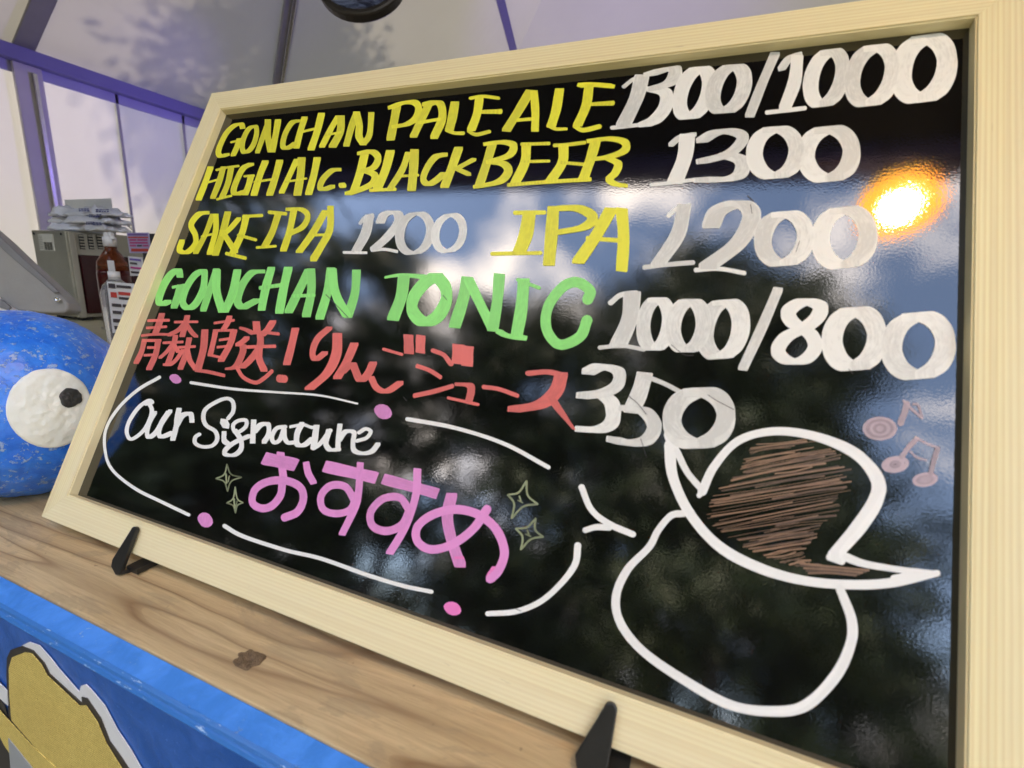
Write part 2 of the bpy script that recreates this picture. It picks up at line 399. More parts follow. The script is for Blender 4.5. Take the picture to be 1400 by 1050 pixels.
prism('worn_edge', [(-1.6, BY+.0013, CZ-.0030), (-1.6, BY-.0004, CZ-.0042), (-1.6, BY-.0010, CZ-.0058), (-1.6, BY-.0002, CZ-.0068), (-1.6, BY-.0014, CZ-.0078), (-1.6, BY-.0024, CZ-.0095), (-1.6, BY-.0018, CZ-.0111), (-1.6, BY+.0013, CZ-.0111)], (3.0, 0, 0), M['worn'], counter)
# knot in the plank
k = on(340, 903, 2, CZ)
vs = []; fs = []; n = 36
for r, z in ((0, -.0002), (.0025, .0001), (.0042, .0007), (.0056, .0003), (.0066, .0006), (.0074, .0000)):
    for q in range(n):
        a = 2*math.pi*q/n; rr = r*(1+.45*noise.noise(Vector((math.cos(a)*1.9, math.sin(a)*1.9, r*130))))
        vs.append((k.x+rr*1.2*math.cos(a), k.y+rr*.9*math.sin(a), k.z+z+.0004+.0004*noise.noise(Vector((math.cos(a)*3, math.sin(a)*3, r*900)))))
for i in range(5):
    for q in range(n): fs.append((i*n+q, i*n+(q+1) % n, (i+1)*n+(q+1) % n, (i+1)*n+q))
link('knot', mesh('knot', vs, fs), M['knot'], counter, smooth=True)
# burlap-filled shape outlined in black and white on the blue front
def fp(pts, d): return [on(x, y, 1, BY-.0018-d) for x, y in pts]
white_pts = [(17, 884), (40, 877), (58, 882), (78, 902), (108, 948), (112, 936), (121, 936), (133, 946), (152, 985), (175, 1020), (196, 1052), (196, 1100), (100, 1100), (60, 900)]
Z4 = lambda pts: [(x/2.9167, 690+y/2.9167) for x, y in pts]
white = Z4([(50, 580), (120, 546), (160, 560), (205, 610), (235, 650), (318, 745), (325, 722), (345, 715), (372, 742), (420, 800), (470, 895), (520, 970), (575, 1065), (560, 1150), (300, 1150), (200, 760), (100, 600)])
black = Z4([(30, 610), (45, 578), (90, 562), (135, 580), (180, 630), (200, 672), (330, 790), (328, 765), (350, 770), (405, 850), (440, 940), (490, 1010), (525, 1065), (520, 1150), (60, 1150), (-20, 1040), (-40, 720), (20, 800), (38, 860), (28, 680)])
gold = Z4([(38, 650), (50, 608), (100, 588), (128, 592), (165, 634), (190, 680), (318, 800), (345, 800), (390, 865), (425, 950), (475, 1030), (505, 1075), (500, 1140), (260, 1100), (48, 858), (40, 760)])
gold2 = Z4([(-60, 740), (10, 830), (130, 960), (250, 1070), (240, 1150), (150, 1150), (20, 960), (-60, 800)])
whiteb = Z4([(-60, 640), (0, 710), (30, 740), (34, 800), (-10, 760), (-60, 700)])
grey2 = Z4([(35, 930), (80, 985), (140, 1060), (140, 1150), (50, 1150), (42, 1020)])
for i, (nm, pts, mt) in enumerate((('white_outline', white, 'line_white'), ('black_outline', black, 'line_black'), ('white_outline', whiteb, 'line_white'), ('burlap_shape', gold, 'burlap'), ('burlap_shape', gold2, 'burlap'), ('grey_shape', grey2, 'grey_print'))):
    prism(nm, fp(pts, .0004*(i+1)), (0, -.0004, 0), M[mt], counter)

# ------------------------------------------------------------------ painted stone
D = .472
sc = at(40, 582, D); SR = Vector((.086, .086, .0915)); sc.z = CZ+SR.z-.003
stone = empty('painted_stone', (sc.x, sc.y, CZ))
tag(stone, 'rounded blue painted stone with a white disc and black dot, left of the menu board', 'stone')
def srad(d):
    w = 1+.05*noise.noise(d*1.3+Vector((3, 1, 2)))+.012*noise.noise(d*6)+.009*noise.noise(d*15)+.007*noise.noise(d*34)
    p = Vector((d.x*SR.x, d.y*SR.y, d.z*SR.z))*w
    if p.z < -SR.z*.97: p.z = -SR.z*.97
    return p
bm = bmesh.new(); bmesh.ops.create_icosphere(bm, subdivisions=6, radius=1)
for v in bm.verts: v.co = sc+srad(v.co.normalized())
me = bpy.data.meshes.new('boulder'); bm.to_mesh(me); bm.free()
link('boulder', me, M['stone_blue'], stone, smooth=True)
def hit(px, py):
    v = ray(px, py).normalized(); lo, hi = .2, v.dot(sc)
    for _ in range(40):
        m_ = (lo+hi)/2; d = v*m_-sc
        if d.length < srad(d.normalized()).length: hi = m_
        else: lo = m_
    return v*hi
def patch(name, px, py, rx_, ry_, lift, mat, N=22, K=72, wob=.03):
    vs = []; fs = []
    for i in range(N+1):
        for q in range(K):
            a = 2*math.pi*q/K; rr = i/N*(1+wob*noise.noise(Vector((math.cos(a)*2, math.sin(a)*2, rx_))))
            P = hit(px+rx_*rr*math.cos(a), py+ry_*rr*math.sin(a)); nd = (P-sc).normalized()
            l = -lift*.3 if i == N else lift*(1+.25*noise.noise(nd*16)+.2*noise.noise(nd*45))
            vs.append(P+nd*l)
    for i in range(N):
        for q in range(K): fs.append((i*K+q, (i+1)*K+q, (i+1)*K+(q+1) % K, i*K+(q+1) % K))
    return link(name, mesh(name, vs, fs), mat, stone, smooth=True)
patch('white_disc', 67, 558, 60, 55, .0016, M['stone_white'])
patch('black_dot', 95, 544, 16, 14, .0030, M['stone_black'], 10, 40, .2)

# ------------------------------------------------------------------ menu board
board = empty('menu_board'); board.rotation_mode = 'QUATERNION'
board.rotation_quaternion = BM.to_quaternion(); board.location = BO
tag(board, 'wooden framed glossy black menu board with handwritten drink prices, leaning on its stand', 'menu board')
def bpart(o):
    o.parent = board; return o
XI0, XI1, YI0, YI1 = .0010, .5985, .0010, .3895          # opening
XO0, XO1, YO0, YO1 = -.0232, .6225, -.0228, .4125        # outside
FD, BD = .0072, -.011
def rail(a_in, b_in, a_out, b_out):
    "one mitred rail; a/b are the ends, in board coordinates"
    a_in, b_in, a_out, b_out = [Vector((*q, 0)) for q in (a_in, b_in, a_out, b_out)]
    c = (a_in+b_in+a_out+b_out)/4; ux = (b_in-a_in).normalized(); uz = Vector((0, 0, 1)); uy = uz.cross(ux)
    Mx = Matrix((ux, uy, uz)).transposed().to_4x4(); Mx.translation = c; inv = Mx.inverted()
    g = .0001
    loc = [inv @ q for q in (a_in, b_in, b_out, a_out)]
    cc = sum(loc, Vector())/4
    loc = [q+Vector(((-g if q.x > cc.x else g), 0, 0)) for q in loc]
    vs = [q+Vector((0, 0, FD)) for q in loc]+[q+Vector((0, 0, BD)) for q in loc]
    me = mesh('frame_rail', vs, [(0, 1, 2, 3), (7, 6, 5, 4)]+[(i, i+4, (i+1) % 4+4, (i+1) % 4) for i in range(4)])
    bm = bmesh.new(); bm.from_mesh(me); bmesh.ops.recalc_face_normals(bm, faces=bm.faces)
    bmesh.ops.bevel(bm, geom=[e for e in bm.edges if abs((e.verts[0].co-e.verts[1].co).x) > .1], offset=.0009, segments=3, affect='EDGES')
    bm.to_mesh(me); bm.free()
    o = bpy.data.objects.new('frame_rail', me); COL.objects.link(o); me.materials.append(M['pine'])
    o.matrix_basis = Mx; bpart(o); return o
rail((XI0, YI1), (XI1, YI1), (XO0, YO1), (XO1, YO1))
rail((XI0, YI0), (XI1, YI0), (XO0, YO0), (XO1, YO0))
rail((XI0, YI0), (XI0, YI1), (XO0, YO0), (XO0, YO1))
rail((XI1, YI0), (XI1, YI1), (XO1, YO0), (XO1, YO1))
vs = [(x, y, z) for x in (XI0-.004, XI1+.004) for y in (YI0-.004, YI1+.004) for z in (-.004, 0)]
pme = mesh('black_panel', vs, [(0, 1, 3, 2), (4, 6, 7, 5), (0, 4, 5, 1), (2, 3, 7, 6), (0, 2, 6, 4), (1, 5, 7, 3)])
pan = bpy.data.objects.new('black_panel', pme); COL.objects.link(pan); pme.materials.append(M['black']); bpart(pan)

# ---- handwriting: every stroke is a chisel (or round) pen tip swept along its path and laid on the panel
LAYER = [0]
def catmull(P, step):
    P = [np.array(p, float) for p in P]
    if len(P) == 2:
        n = max(1, int(np.linalg.norm(P[1]-P[0])/(step*3))); return [P[0]+(P[1]-P[0])*i/n for i in range(n+1)]
    closed = np.allclose(P[0], P[-1])
    out = []
    for i in range(len(P)-1):
        p0 = P[i-1] if i else (P[-2] if closed else 2*P[0]-P[1])
        p3 = P[i+2] if i+2 < len(P) else (P[1] if closed else 2*P[-1]-P[-2])
        p1, p2 = P[i], P[i+1]; n = max(2, int(np.linalg.norm(p2-p1)/step))
        for k in range(n):
            t = k/n
            out.append(.5*((2*p1)+(-p0+p2)*t+(2*p0-5*p1+4*p2-p3)*t*t+(-p0+3*p1-3*p2+p3)*t**3))
    out.append(P[-1]); return out
def hull(pts):
    pts = sorted(pts); cr_ = lambda o, a, b: (a[0]-o[0])*(b[1]-o[1])-(a[1]-o[1])*(b[0]-o[0])
    def half(ps):
        h = []
        for p in ps:
            while len(h) > 1 and cr_(h[-2], h[-1], p) <= 1e-9: h.pop()
            h.append(p)
        return h[:-1]
    return half(pts)+half(pts[::-1])
class Pen:
    def __init__(s, label, mat, org, scale, nib=(50, 0), thin=14, name='lettering', nk=.92):
        s.l, s.m, s.o, s.k, s.nib, s.thin, s.name = label, mat, org, scale, nib, thin, name
        s.vs, s.fs, s.st = [], [], []; s.nk = nk
    def px(s, p): return (s.o[0]+p[0]/s.k, s.o[1]+p[1]/s.k)
    def add(s, *P, nib=None, thin=None, w=None, taper=None, ws=None, round_=False):
        "w: round tip of that width; nib: chisel vector; taper: (start,end) width factors"
        nib = nib or s.nib; thin = thin or s.thin
        if abs(nib[0]) > 25: nib = (nib[0]*s.nk, nib[1])
        if w: nib = (w, 0); thin = w
        L = math.hypot(*nib); ax = (nib[0]/L, nib[1]/L); ay = (-ax[1], ax[0])
        ts = [(-1, -.72), (-.93, -1), (.93, -1), (1, -.72), (1, .72), (.93, 1), (-.93, 1), (-1, .72)]
        if w or round_ or thin > .8*L: ts = [(math.cos(math.pi*i/6), math.sin(math.pi*i/6)) for i in range(12)]
        path = catmull(P, 3.0*s.k/2.0 if s.k > 2 else 3.0); n = len(path); rnd = random.random(); ph = random.random()*9
        LAYER[0] = (LAYER[0]+1) % 9; base = .00003+LAYER[0]*.00003
        dist = 0
        def tip(i):
            t = i/max(1, n-1); f = 1+.035*math.sin(t*7+ph)
            if ws: f *= np.interp(t*(len(ws)-1), range(len(ws)), ws)
            if taper: f *= taper[0]+(taper[1]-taper[0])*t
            c = path[i]
            return [(c[0]+ax[0]*a*L/2*f+ay[0]*b*thin/2*f, c[1]+ax[1]*a*L/2*f+ay[1]*b*thin/2*f) for a, b in ts]
        for i in range(n-1):
            h = hull(tip(i)+tip(i+1)); z = base+i*1e-6; k0 = len(s.vs); seg = float(np.linalg.norm(path[i+1]-path[i]))
            d = (path[i+1]-path[i])/max(seg, 1e-6)
            for q in h:
                a, b = onboard(*s.px(q)); s.vs.append((a, b, z))
                rel = (q[0]-path[i][0], q[1]-path[i][1])
                s.st.append(((rel[0]*ax[0]+rel[1]*ax[1])/(L/2), (dist+rel[0]*d[0]+rel[1]*d[1])/s.k*.01, rnd))
            ids = list(range(k0, len(s.vs)))
            a0, a1, a2 = [Vector(s.vs[j]) for j in (ids[0], ids[len(ids)//3], ids[2*len(ids)//3])]
            if (a1-a0).cross(a2-a0).z < 0: ids.reverse()
            s.fs.append(tuple(ids)); dist += seg
        return s
    def zero(s, cx, cy, rx, ry, lean=0, nib=None, thin=None, start=-.3):
        "a numeral 0 or letter O: pen centre line is a leaning ellipse"
        pts = []
        for i in range(13):
            a = -math.pi/2+start+2*math.pi*i/12*1.0
            x, y = rx*math.cos(a), ry*math.sin(a); pts.append((cx+x-lean*y, cy+y))
        pts[-1] = pts[0]
        # a real pen writes it as two bowed strokes
        return s.add(*[pts[j % 12] for j in range(12, 5, -1)], nib=nib, thin=thin).add(*pts[0:7], nib=nib, thin=thin)
    def done(s):
        me = bpy.data.meshes.new(s.name); me.from_pydata(s.vs, [], s.fs); me.update()
        at_ = me.attributes.new('st', 'FLOAT_VECTOR', 'POINT'); at_.data.foreach_set('vector', np.array(s.st, float).ravel())
        me.materials.append(M[s.m])
        o = bpy.data.objects.new(s.name, me); COL.objects.link(o); bpart(o); o['label'] = s.l; return o

# yellow, first line
p = Pen('yellow capitals of the top line, first word', 'ink_yellow', (260, 90), 4.6667, (52, -4), 16, nk=.8)
p.add((335, 395), (325, 372), (285, 380), (235, 425), (195, 500), (180, 555), (198, 578), (235, 566), nib=(42, -4))
p.add((262, 488), (300, 478), (345, 464), nib=(12, 4), thin=13).add((312, 470), (298, 520), (275, 570), nib=(40, -3))
p.add((418, 388), (378, 400), (345, 455), (332, 515), (345, 552), (378, 540), (408, 495), (425, 430), (418, 388), nib=(38, -4))
p.add((500, 352), (470, 440), (430, 552), nib=(38, 0)).add((497, 350), (497, 450), (515, 545), nib=(50, 0)).add((562, 350), (545, 450), (525, 545), nib=(48, 0))
p.add((690, 352), (650, 365), (610, 430), (592, 500), (605, 528), (640, 518), (672, 495), nib=(42, 0))
p.add((730, 332), (700, 430), (678, 520), nib=(48, 0)).add((700, 425), (780, 405), (830, 395), nib=(14, 0), thin=16).add((838, 308), (810, 420), (772, 532), nib=(54, 0))
p.add((945, 325), (900, 400), (842, 515), nib=(46, 0)).add((962, 325), (958, 420), (910, 515), nib=(60, 0)).add((865, 442), (960, 425), nib=(14, 0), thin=15)
p.add((1060, 305), (1030, 390), (998, 508), nib=(50, 0)).add((1062, 300), (1080, 380), (1078, 450), (1105, 500), nib=(56, 0)).add((1105, 500), (1145, 440), (1157, 305), nib=(46, 0)).done()
p = Pen('yellow capitals of the top line, second word', 'ink_yellow', (510, 90), 4, (48, -2), 17)
p.add((130, 222), (112, 320), (96, 400)).add((98, 228), (160, 204), (225, 200), (250, 232), (235, 285), (185, 320), (118, 332), nib=(38, -6), thin=20)
p.add((305, 212), (262, 300), (222, 385), nib=(44, 0)).add((290, 212), (340, 200), (372, 215), (378, 290), (335, 390), nib=(46, 0), thin=22).add((250, 312), (365, 292), nib=(12, 0), thin=18)
p.add((448, 204), (435, 280), (418, 350), nib=(52, 0)).add((402, 352), (445, 368), (495, 370), nib=(14, 6), thin=20)
p.add((535, 178), (600, 168), (685, 178), nib=(22, 4), thin=18).add((582, 185), (568, 270), (538, 350), nib=(48, 0)).add((595, 252), (700, 250), nib=(16, 2), thin=28, taper=(.7, 1)).add((525, 358), (565, 376), (635, 360), nib=(24, 4), thin=20)
p.add((858, 140), (800, 240), (730, 352), nib=(52, 4)).add((880, 145), (888, 250), (886, 350), nib=(46, 0), thin=22).add((790, 298), (880, 290), nib=(12, 0), thin=18)
p.add((1020, 132), (1002, 240), (975, 330), nib=(54, 0)).add((955, 328), (1000, 346), (1058, 346), nib=(14, 4), thin=18)
p.add((1130, 108), (1200, 104), (1310, 112), nib=(26, 8), thin=20).add((1182, 112), (1165, 220), (1120, 325), nib=(54, 0)).add((1190, 210), (1312, 204), nib=(20, 6), thin=28, taper=(.7, 1)).add((1105, 330), (1150, 352), (1238, 332), nib=(28, 6), thin=26).done()
# yellow, second line
p = Pen('yellow letters of the second line, first words', 'ink_yellow', (260, 90), 4.6667, (48, -4), 16, nk=.85)
p.add((130, 650), (95, 750), (55, 852), nib=(44, 0)).add((110, 745), (195, 722), nib=(10, 0), thin=14).add((212, 650), (186, 740), (146, 842), nib=(42, 0))
p.add((170, 665), (230, 650), (308, 640), nib=(16, 0), thin=15).add((262, 655), (242, 750), (205, 840), nib=(42, 0)).add((175, 852), (262, 830), nib=(16, 0), thin=16)
p.add((390, 628), (340, 655), (300, 730), (278, 800), (300, 820), (350, 802), nib=(44, 0)).add((345, 705), (408, 700), nib=(10, 0), thin=15).add((388, 705), (372, 765), (352, 818), nib=(44, 0))
p.add((480, 612), (445, 700), (408, 822), nib=(48, 0)).add((410, 742), (540, 722), nib=(12, 0), thin=15).add((572, 608), (545, 710), (508, 822), nib=(50, 0))
p.add((680, 602), (630, 710), (585, 808), nib=(40, 0)).add((712, 592), (705, 700), (685, 822), nib=(58, 0)).add((610, 742), (742, 720), nib=(12, 0), thin=14)
p.add((812, 592), (790, 700), (757, 818), nib=(52, 0)).add((948, 662), (905, 668), (850, 720), (828, 775), (855, 788), (908, 770), nib=(40, 0), thin=22).add((958, 764), (985, 762), nib=(22, -8), thin=36).done()
p = Pen('yellow letters of the second line, third word', 'ink_yellow', (510, 90), 4, (48, -2), 17)
B = lambda x, y: ((x/4.6667+260-510)*4, (y/4.6667+90-90)*4)
p.add(B(1115, 560), B(1085, 680), B(1045, 800), nib=(46, 0)).add(B(1085, 560), B(1160, 548), B(1200, 590), B(1170, 650), B(1100, 672), nib=(38, 0), thin=20).add(B(1110, 668), B(1175, 695), B(1170, 745), B(1100, 785), B(1010, 815), nib=(42, 0), thin=18)
p.add(B(1278, 548), B(1245, 670), B(1195, 785), nib=(50, 0)).add(B(1150, 795), B(1310, 788), nib=(14, 0), thin=18)
p.add((192, 480), (160, 570), (95, 672), nib=(36, 0)).add((228, 465), (222, 570), (212, 678), nib=(52, 0)).add((130, 604), (248, 598), nib=(10, 0), thin=14)
p.add((392, 485), (340, 500), (295, 560), (275, 620), (300, 648), (340, 630), (385, 592), nib=(36, 0), thin=20).add((468, 452), (430, 560), (392, 660), nib=(50, 0)).add((455, 565), (500, 540), (552, 512), nib=(26, 4), thin=14).add((450, 560), (490, 578), (525, 594), nib=(26, 0), thin=18)
p.done()
p = Pen('yellow letters of the second line, last word', 'ink_yellow', (510, 90), 4, (50, -2), 18)
p.add((652, 432), (620, 540), (580, 660)).add((625, 428), (710, 418), (768, 436), (745, 490), (640, 526), nib=(46, -4), thin=20).add((640, 526), (715, 538), (740, 580), (690, 635), (570, 662), nib=(50, -4), thin=20)
p.add((812, 430), (965, 426), nib=(12, 0), thin=18).add((838, 440), (830, 530), (775, 645), nib=(56, 0)).add((830, 524), (965, 521), nib=(10, 0), thin=16).add((738, 652), (940, 636), nib=(12, 0), thin=20)
p.add((990, 436), (1060, 432), (1160, 420), nib=(12, 0), thin=20).add((1042, 438), (1035, 530), (970, 632), nib=(58, 0)).add((1030, 530), (1160, 540), nib=(10, 0), thin=18).add((940, 636), (1190, 622), nib=(12, 0), thin=22)
p.add((1218, 412), (1190, 510), (1150, 622), nib=(58, 0)).add((1190, 412), (1290, 400), (1375, 418), (1375, 465), (1290, 500), (1205, 512), nib=(46, -4), thin=22).add((1290, 508), (1340, 535), (1325, 585), (1292, 620), (1320, 645), (1372, 656), nib=(46, 0), thin=18).done()
# white prices, lines 1 and 2
p = Pen('white price at the end of the top line', 'ink_white', (830, 30), 2.6923, (56, -3), 16, nk=1.0)
p.add((62, 238), (100, 210), (145, 200), nib=(16, 0), thin=14).add((128, 202), (108, 280), (60, 380), nib=(52, 0)).add((18, 390), (70, 385), (128, 378), nib=(14, 0), thin=14)
p.add((160, 192), (205, 178), (250, 175), (235, 222), (170, 246), nib=(50, -8), thin=16).add((170, 246), (215, 262), (215, 312), (180, 358), (140, 378), nib=(50, -4), thin=18)
p.zero(322, 262, 50, 90, .25, nib=(54, -4)).zero(447, 247, 55, 84, .25, nib=(56, -4))
p.add((618, 118), (570, 230), (525, 345), nib=(34, 0), thin=14)
p.add((642, 172), (670, 135), (705, 120), nib=(26, -6), thin=16).add((700, 130), (690, 220), (655, 315), nib=(46, 0)).add((588, 334), (660, 326), (728, 318), nib=(14, 0), thin=16)
p.zero(808, 207, 56, 98, .2, nib=(54, -6), thin=20).zero(976, 198, 72, 104, .18, nib=(58, -6), thin=22).zero(1166, 172, 84, 112, .15, nib=(76, -10), thin=30).done()
p = Pen('white price on the second line', 'ink_white', (830, 30), 2.6923, (56, -3), 15, nk=1.0)
p.add((235, 452), (270, 425), (320, 414), nib=(18, 0), thin=14).add((295, 420), (285, 500), (250, 590), nib=(56, 0)).add((162, 600), (240, 592), (318, 582), nib=(14, 0), thin=14)
p.add((350, 436), (400, 408), (465, 405), (500, 430), (450, 485), (350, 514), nib=(44, -4), thin=18).add((440, 490), (495, 512), (490, 560), (440, 580), (345, 582), nib=(54, -4), thin=18)
p.zero(620, 482, 78, 88, .05, nib=(60, -4), thin=20).zero(816, 486, 84, 92, .05, nib=(66, -6), thin=24).done()
# line 3
p = Pen('yellow words on the third line, left', 'ink_yellow', (220, 260), 3.1818, (34, 0), 11, nk=.78)
p.add((200, 98), (165, 105), (132, 150), (150, 195), (150, 235), (115, 270), (82, 262), (92, 222), nib=(30, 0), thin=14)
p.add((226, 108), (195, 190), (152, 272), nib=(28, 0)).add((240, 108), (238, 180), (212, 276), nib=(30, 0)).add((178, 202), (240, 188), nib=(8, 0), thin=10)
p.add((292, 98), (268, 190), (238, 280), nib=(36, 0)).add((340, 124), (300, 170), (270, 195), nib=(26, 0), thin=12).add((268, 180), (300, 230), (325, 268), nib=(30, 0), thin=14)
p.add((358, 116), (400, 112), (440, 110), nib=(10, 0), thin=14).add((372, 112), (352, 190), (310, 280), nib=(36, 0)).add((338, 196), (412, 216), nib=(14, 0), thin=14).add((285, 276), (368, 296), nib=(12, 0), thin=16)
p.add((470, 96), (545, 103), nib=(10, 0), thin=16).add((512, 100), (486, 180), (452, 245), nib=(36, 0)).add((418, 250), (500, 244), nib=(10, 0), thin=12)
p.add((580, 84), (560, 180), (534, 262), nib=(36, 0)).add((555, 84), (610, 84), (640, 112), (618, 160), (562, 190), nib=(30, 0), thin=14)
p.add((715, 92), (665, 180), (602, 268), nib=(40, 0)).add((738, 78), (735, 170), (700, 240), (664, 300), nib=(36, 0), thin=20).add((655, 196), (730, 194), nib=(8, 0), thin=12).done()
p = Pen('small white price in the middle of the third line', 'ink_white', (220, 260), 3.1818, (40, 0), 11, nk=1.0)
p.add((868, 144), (888, 118), (920, 108), nib=(16, 0), thin=14).add((908, 112), (890, 190), (850, 265), nib=(42, 0)).add((795, 271), (895, 273), nib=(8, 0), thin=12)
p.add((955, 140), (975, 105), (1025, 98), (1035, 140), (985, 205), (930, 255), nib=(40, 0), thin=13).add((918, 262), (975, 258), (1028, 268), nib=(10, 0), thin=14)
p.zero(1106, 188, 66, 88, .12, nib=(38, -4), thin=13).zero(1254, 187, 60, 80, .12, nib=(34, -4), thin=13).done()
p = Pen('yellow word in the centre of the third line', 'ink_yellow', (640, 240), 2.3333, (44, 0), 13)
p.add((148, 119), (245, 118), nib=(10, 0), thin=14).add((196, 118), (184, 190), (162, 248), nib=(46, 0)).add((76, 250), (232, 247), nib=(10, 0), thin=12)
p.add((272, 104), (266, 190), (258, 282), nib=(42, 0)).add((285, 105), (355, 106), (398, 134), (370, 165), (285, 182), nib=(36, -4), thin=16)
p.add((455, 110), (410, 190), (352, 275), nib=(42, 2)).add((490, 110), (496, 200), (490, 300), nib=(40, 4)).add((380, 200), (496, 208), nib=(10, 0), thin=14).done()
p = Pen('white price at the right of the third line', 'ink_white', (640, 240), 2.3333, (56, 0), 15, nk=1.0)
p.add((640, 128), (668, 104), (705, 95), nib=(14, 0), thin=14).add((690, 98), (668, 190), (605, 285), nib=(46, 0)).add((562, 293), (640, 284), (718, 278), nib=(12, 0), thin=15)
p.add((775, 160), (800, 112), (870, 90), (905, 130), (862, 215), (765, 290), nib=(58, 0), thin=18).add((725, 302), (800, 298), (882, 312), nib=(10, 0), thin=14)
p.zero(1008, 202, 68, 80, .08, nib=(56, -4), thin=18).zero(1200, 198, 76, 90, .06, nib=(60, -6), thin=20).done()
# line 4 green
p = Pen('green capitals on the fourth line, first word', 'ink_green', (190, 340), 4.2424, (58, 0), 20, nk=.84)
p.add((238, 158), (228, 125), (185, 150), (140, 220), (115, 300), (135, 322), (170, 308), nib=(48, 0), thin=22).add((196, 224), (262, 212), nib=(10, 0), thin=17).add((240, 218), (225, 280), (205, 338), nib=(48, 0))
p.add((375, 130), (325, 155), (275, 230), (255, 310), (285, 345), (330, 320), (372, 240), (382, 160), (375, 130), nib=(44, 0), thin=22)
p.add((450, 125), (415, 230), (375, 355), nib=(44, 0)).add((452, 130), (452, 250), (485, 362), nib=(56, 0)).add((572, 130), (545, 260), (500, 362), nib=(56, 0))
p.add((712, 132), (655, 140), (600, 210), (572, 300), (598, 340), (640, 322), (682, 300), nib=(50, 0), thin=22)
p.add((768, 115), (735, 230), (712, 350), nib=(54, 0)).add((700, 228), (850, 208), nib=(10, 0), thin=22).add((866, 115), (838, 240), (815, 368), nib=(58, 0))
p.add((985, 128), (935, 230), (870, 365), nib=(58, 0)).add((998, 125), (1000, 250), (972, 388), nib=(58, 0)).add((890, 276), (1020, 270), nib=(10, 0), thin=20)
p.add((1115, 120), (1092, 260), (1050, 402), nib=(58, 0)).add((1122, 125), (1142, 260), (1205, 388), nib=(60, 0)).add((1262, 132), (1252, 260), (1212, 392), nib=(58, 0)).done()
p = Pen('green capitals on the fourth line, second word', 'ink_green', (500, 350), 4.1176, (68, 0), 26)
p.add((110, 120), (200, 108), (330, 118), nib=(14, 4), thin=26, taper=(.6, 1.1)).add((215, 120), (200, 230), (155, 352), nib=(70, 6), thin=24)
p.add((385, 118), (325, 160), (270, 235), (265, 310), (325, 372), (400, 345), (452, 260), (450, 180), (405, 118), nib=(66, 0), thin=44)
p.add((572, 128), (550, 240), (502, 395), nib=(70, 6), thin=22).add((580, 135), (640, 260), (712, 405), nib=(60, 4), thin=22).add((752, 115), (742, 250), (716, 410), nib=(66, 6), thin=30)
p.add((858, 135), (975, 180), nib=(22, 6), thin=20).add((890, 140), (878, 290), (852, 440), nib=(72, 0)).add((750, 425), (800, 450), (892, 460), nib=(36, 8), thin=26)
p.add((1250, 245), (1262, 195), (1190, 148), (1110, 175), (1030, 280), (1015, 395), (1060, 480), (1120, 498), (1210, 450), (1246, 362), nib=(66, 0), thin=58).done()
p = Pen('white price at the end of the fourth line', 'ink_white', (780, 370), 2.5455, (56, 0), 15, nk=1.0)
p.add((140, 112), (175, 85), (228, 78), nib=(20, 0), thin=18).add((215, 80), (205, 170), (165, 262), nib=(58, 0)).add((102, 268), (180, 262), (255, 275), nib=(14, 0), thin=14)
p.zero(298, 186, 44, 86, .08, nib=(48, 0)).zero(410, 192, 52, 86, .08, nib=(54, 0)).zero(530, 204, 62, 96, .12, nib=(62, -4), thin=18)
p.add((722, 66), (665, 200), (600, 340), nib=(34, 4), thin=16)
p.add((866, 122), (812, 108), (760, 140), (772, 180), (835, 222), (850, 270), (812, 312), (755, 314), (722, 280), (750, 232), (820, 196), (862, 158), (866, 122), nib=(50, 0), thin=20)
p.zero(988, 238, 78, 98, .05, nib=(70, -4), thin=28).zero(1210, 262, 94, 104, .05, nib=(70, -6), thin=30).done()
p = Pen('white price on the fifth line above the cap drawing', 'ink_white', (780, 370), 2.5455, (50, 0), 15, nk=1.0)
p.add((62, 352), (105, 335), (165, 350), (165, 395), (120, 425), (42, 436), nib=(44, 4), thin=20).add((112, 430), (145, 465), (145, 525), (105, 552), (40, 552), nib=(50, 4), thin=20)
p.add((258, 362), (240, 425), (212, 488), nib=(56, 6), thin=16).add((262, 368), (330, 395), (395, 430), nib=(12, 0), thin=17).add((192, 480), (255, 488), (292, 540), (265, 590), (205, 600), (150, 588), nib=(50, 6), thin=20)
p.zero(447, 513, 94, 92, .08, nib=(66, -2), thin=30).done()
# line 5 red Japanese
p = Pen('red kanji at the start of the fifth line', 'ink_red', (180, 425), 10, (80, 0), 32, nk=.86)
p.add((225, 135), (515, 128), nib=(20, 0), thin=38).add((208, 235), (478, 218), nib=(20, 0), thin=36).add((140, 340), (330, 322), (540, 325), nib=(20, 0), thin=36).add((415, 45), (370, 190), (318, 325), nib=(98, 0))
p.add((175, 400), (135, 560), (62, 710), nib=(80, 0)).add((150, 405), (400, 405), nib=(20, 0), thin=40).add((362, 415), (330, 590), (240, 795), nib=(90, 0)).add((215, 502), (330, 502), nib=(10, 0), thin=36).add((170, 608), (310, 602), nib=(10, 0), thin=36)
p.add((590, 155), (905, 150), nib=(20, 0), thin=36).add((765, 75), (735, 200), (695, 345), nib=(90, 0)).add((715, 185), (640, 265), (520, 330), nib=(60, 0), thin=40).add((755, 190), (820, 290), (880, 350), nib=(70, 0), thin=30)
p.add((432, 438), (700, 425), nib=(20, 0), thin=36).add((600, 345), (560, 540), (490, 735), nib=(80, 0)).add((560, 450), (480, 560), (390, 640), nib=(50, 0), thin=30).add((580, 470), (640, 560), nib=(70, 0), thin=30)
p.add((645, 500), (870, 488), nib=(20, 0), thin=36).add((790, 380), (750, 570), (670, 790), nib=(86, 0)).add((700, 540), (620, 660), (530, 735), (455, 735), nib=(56, 0), thin=32).add((765, 540), (800, 680), (880, 800), nib=(80, 0), thin=30)
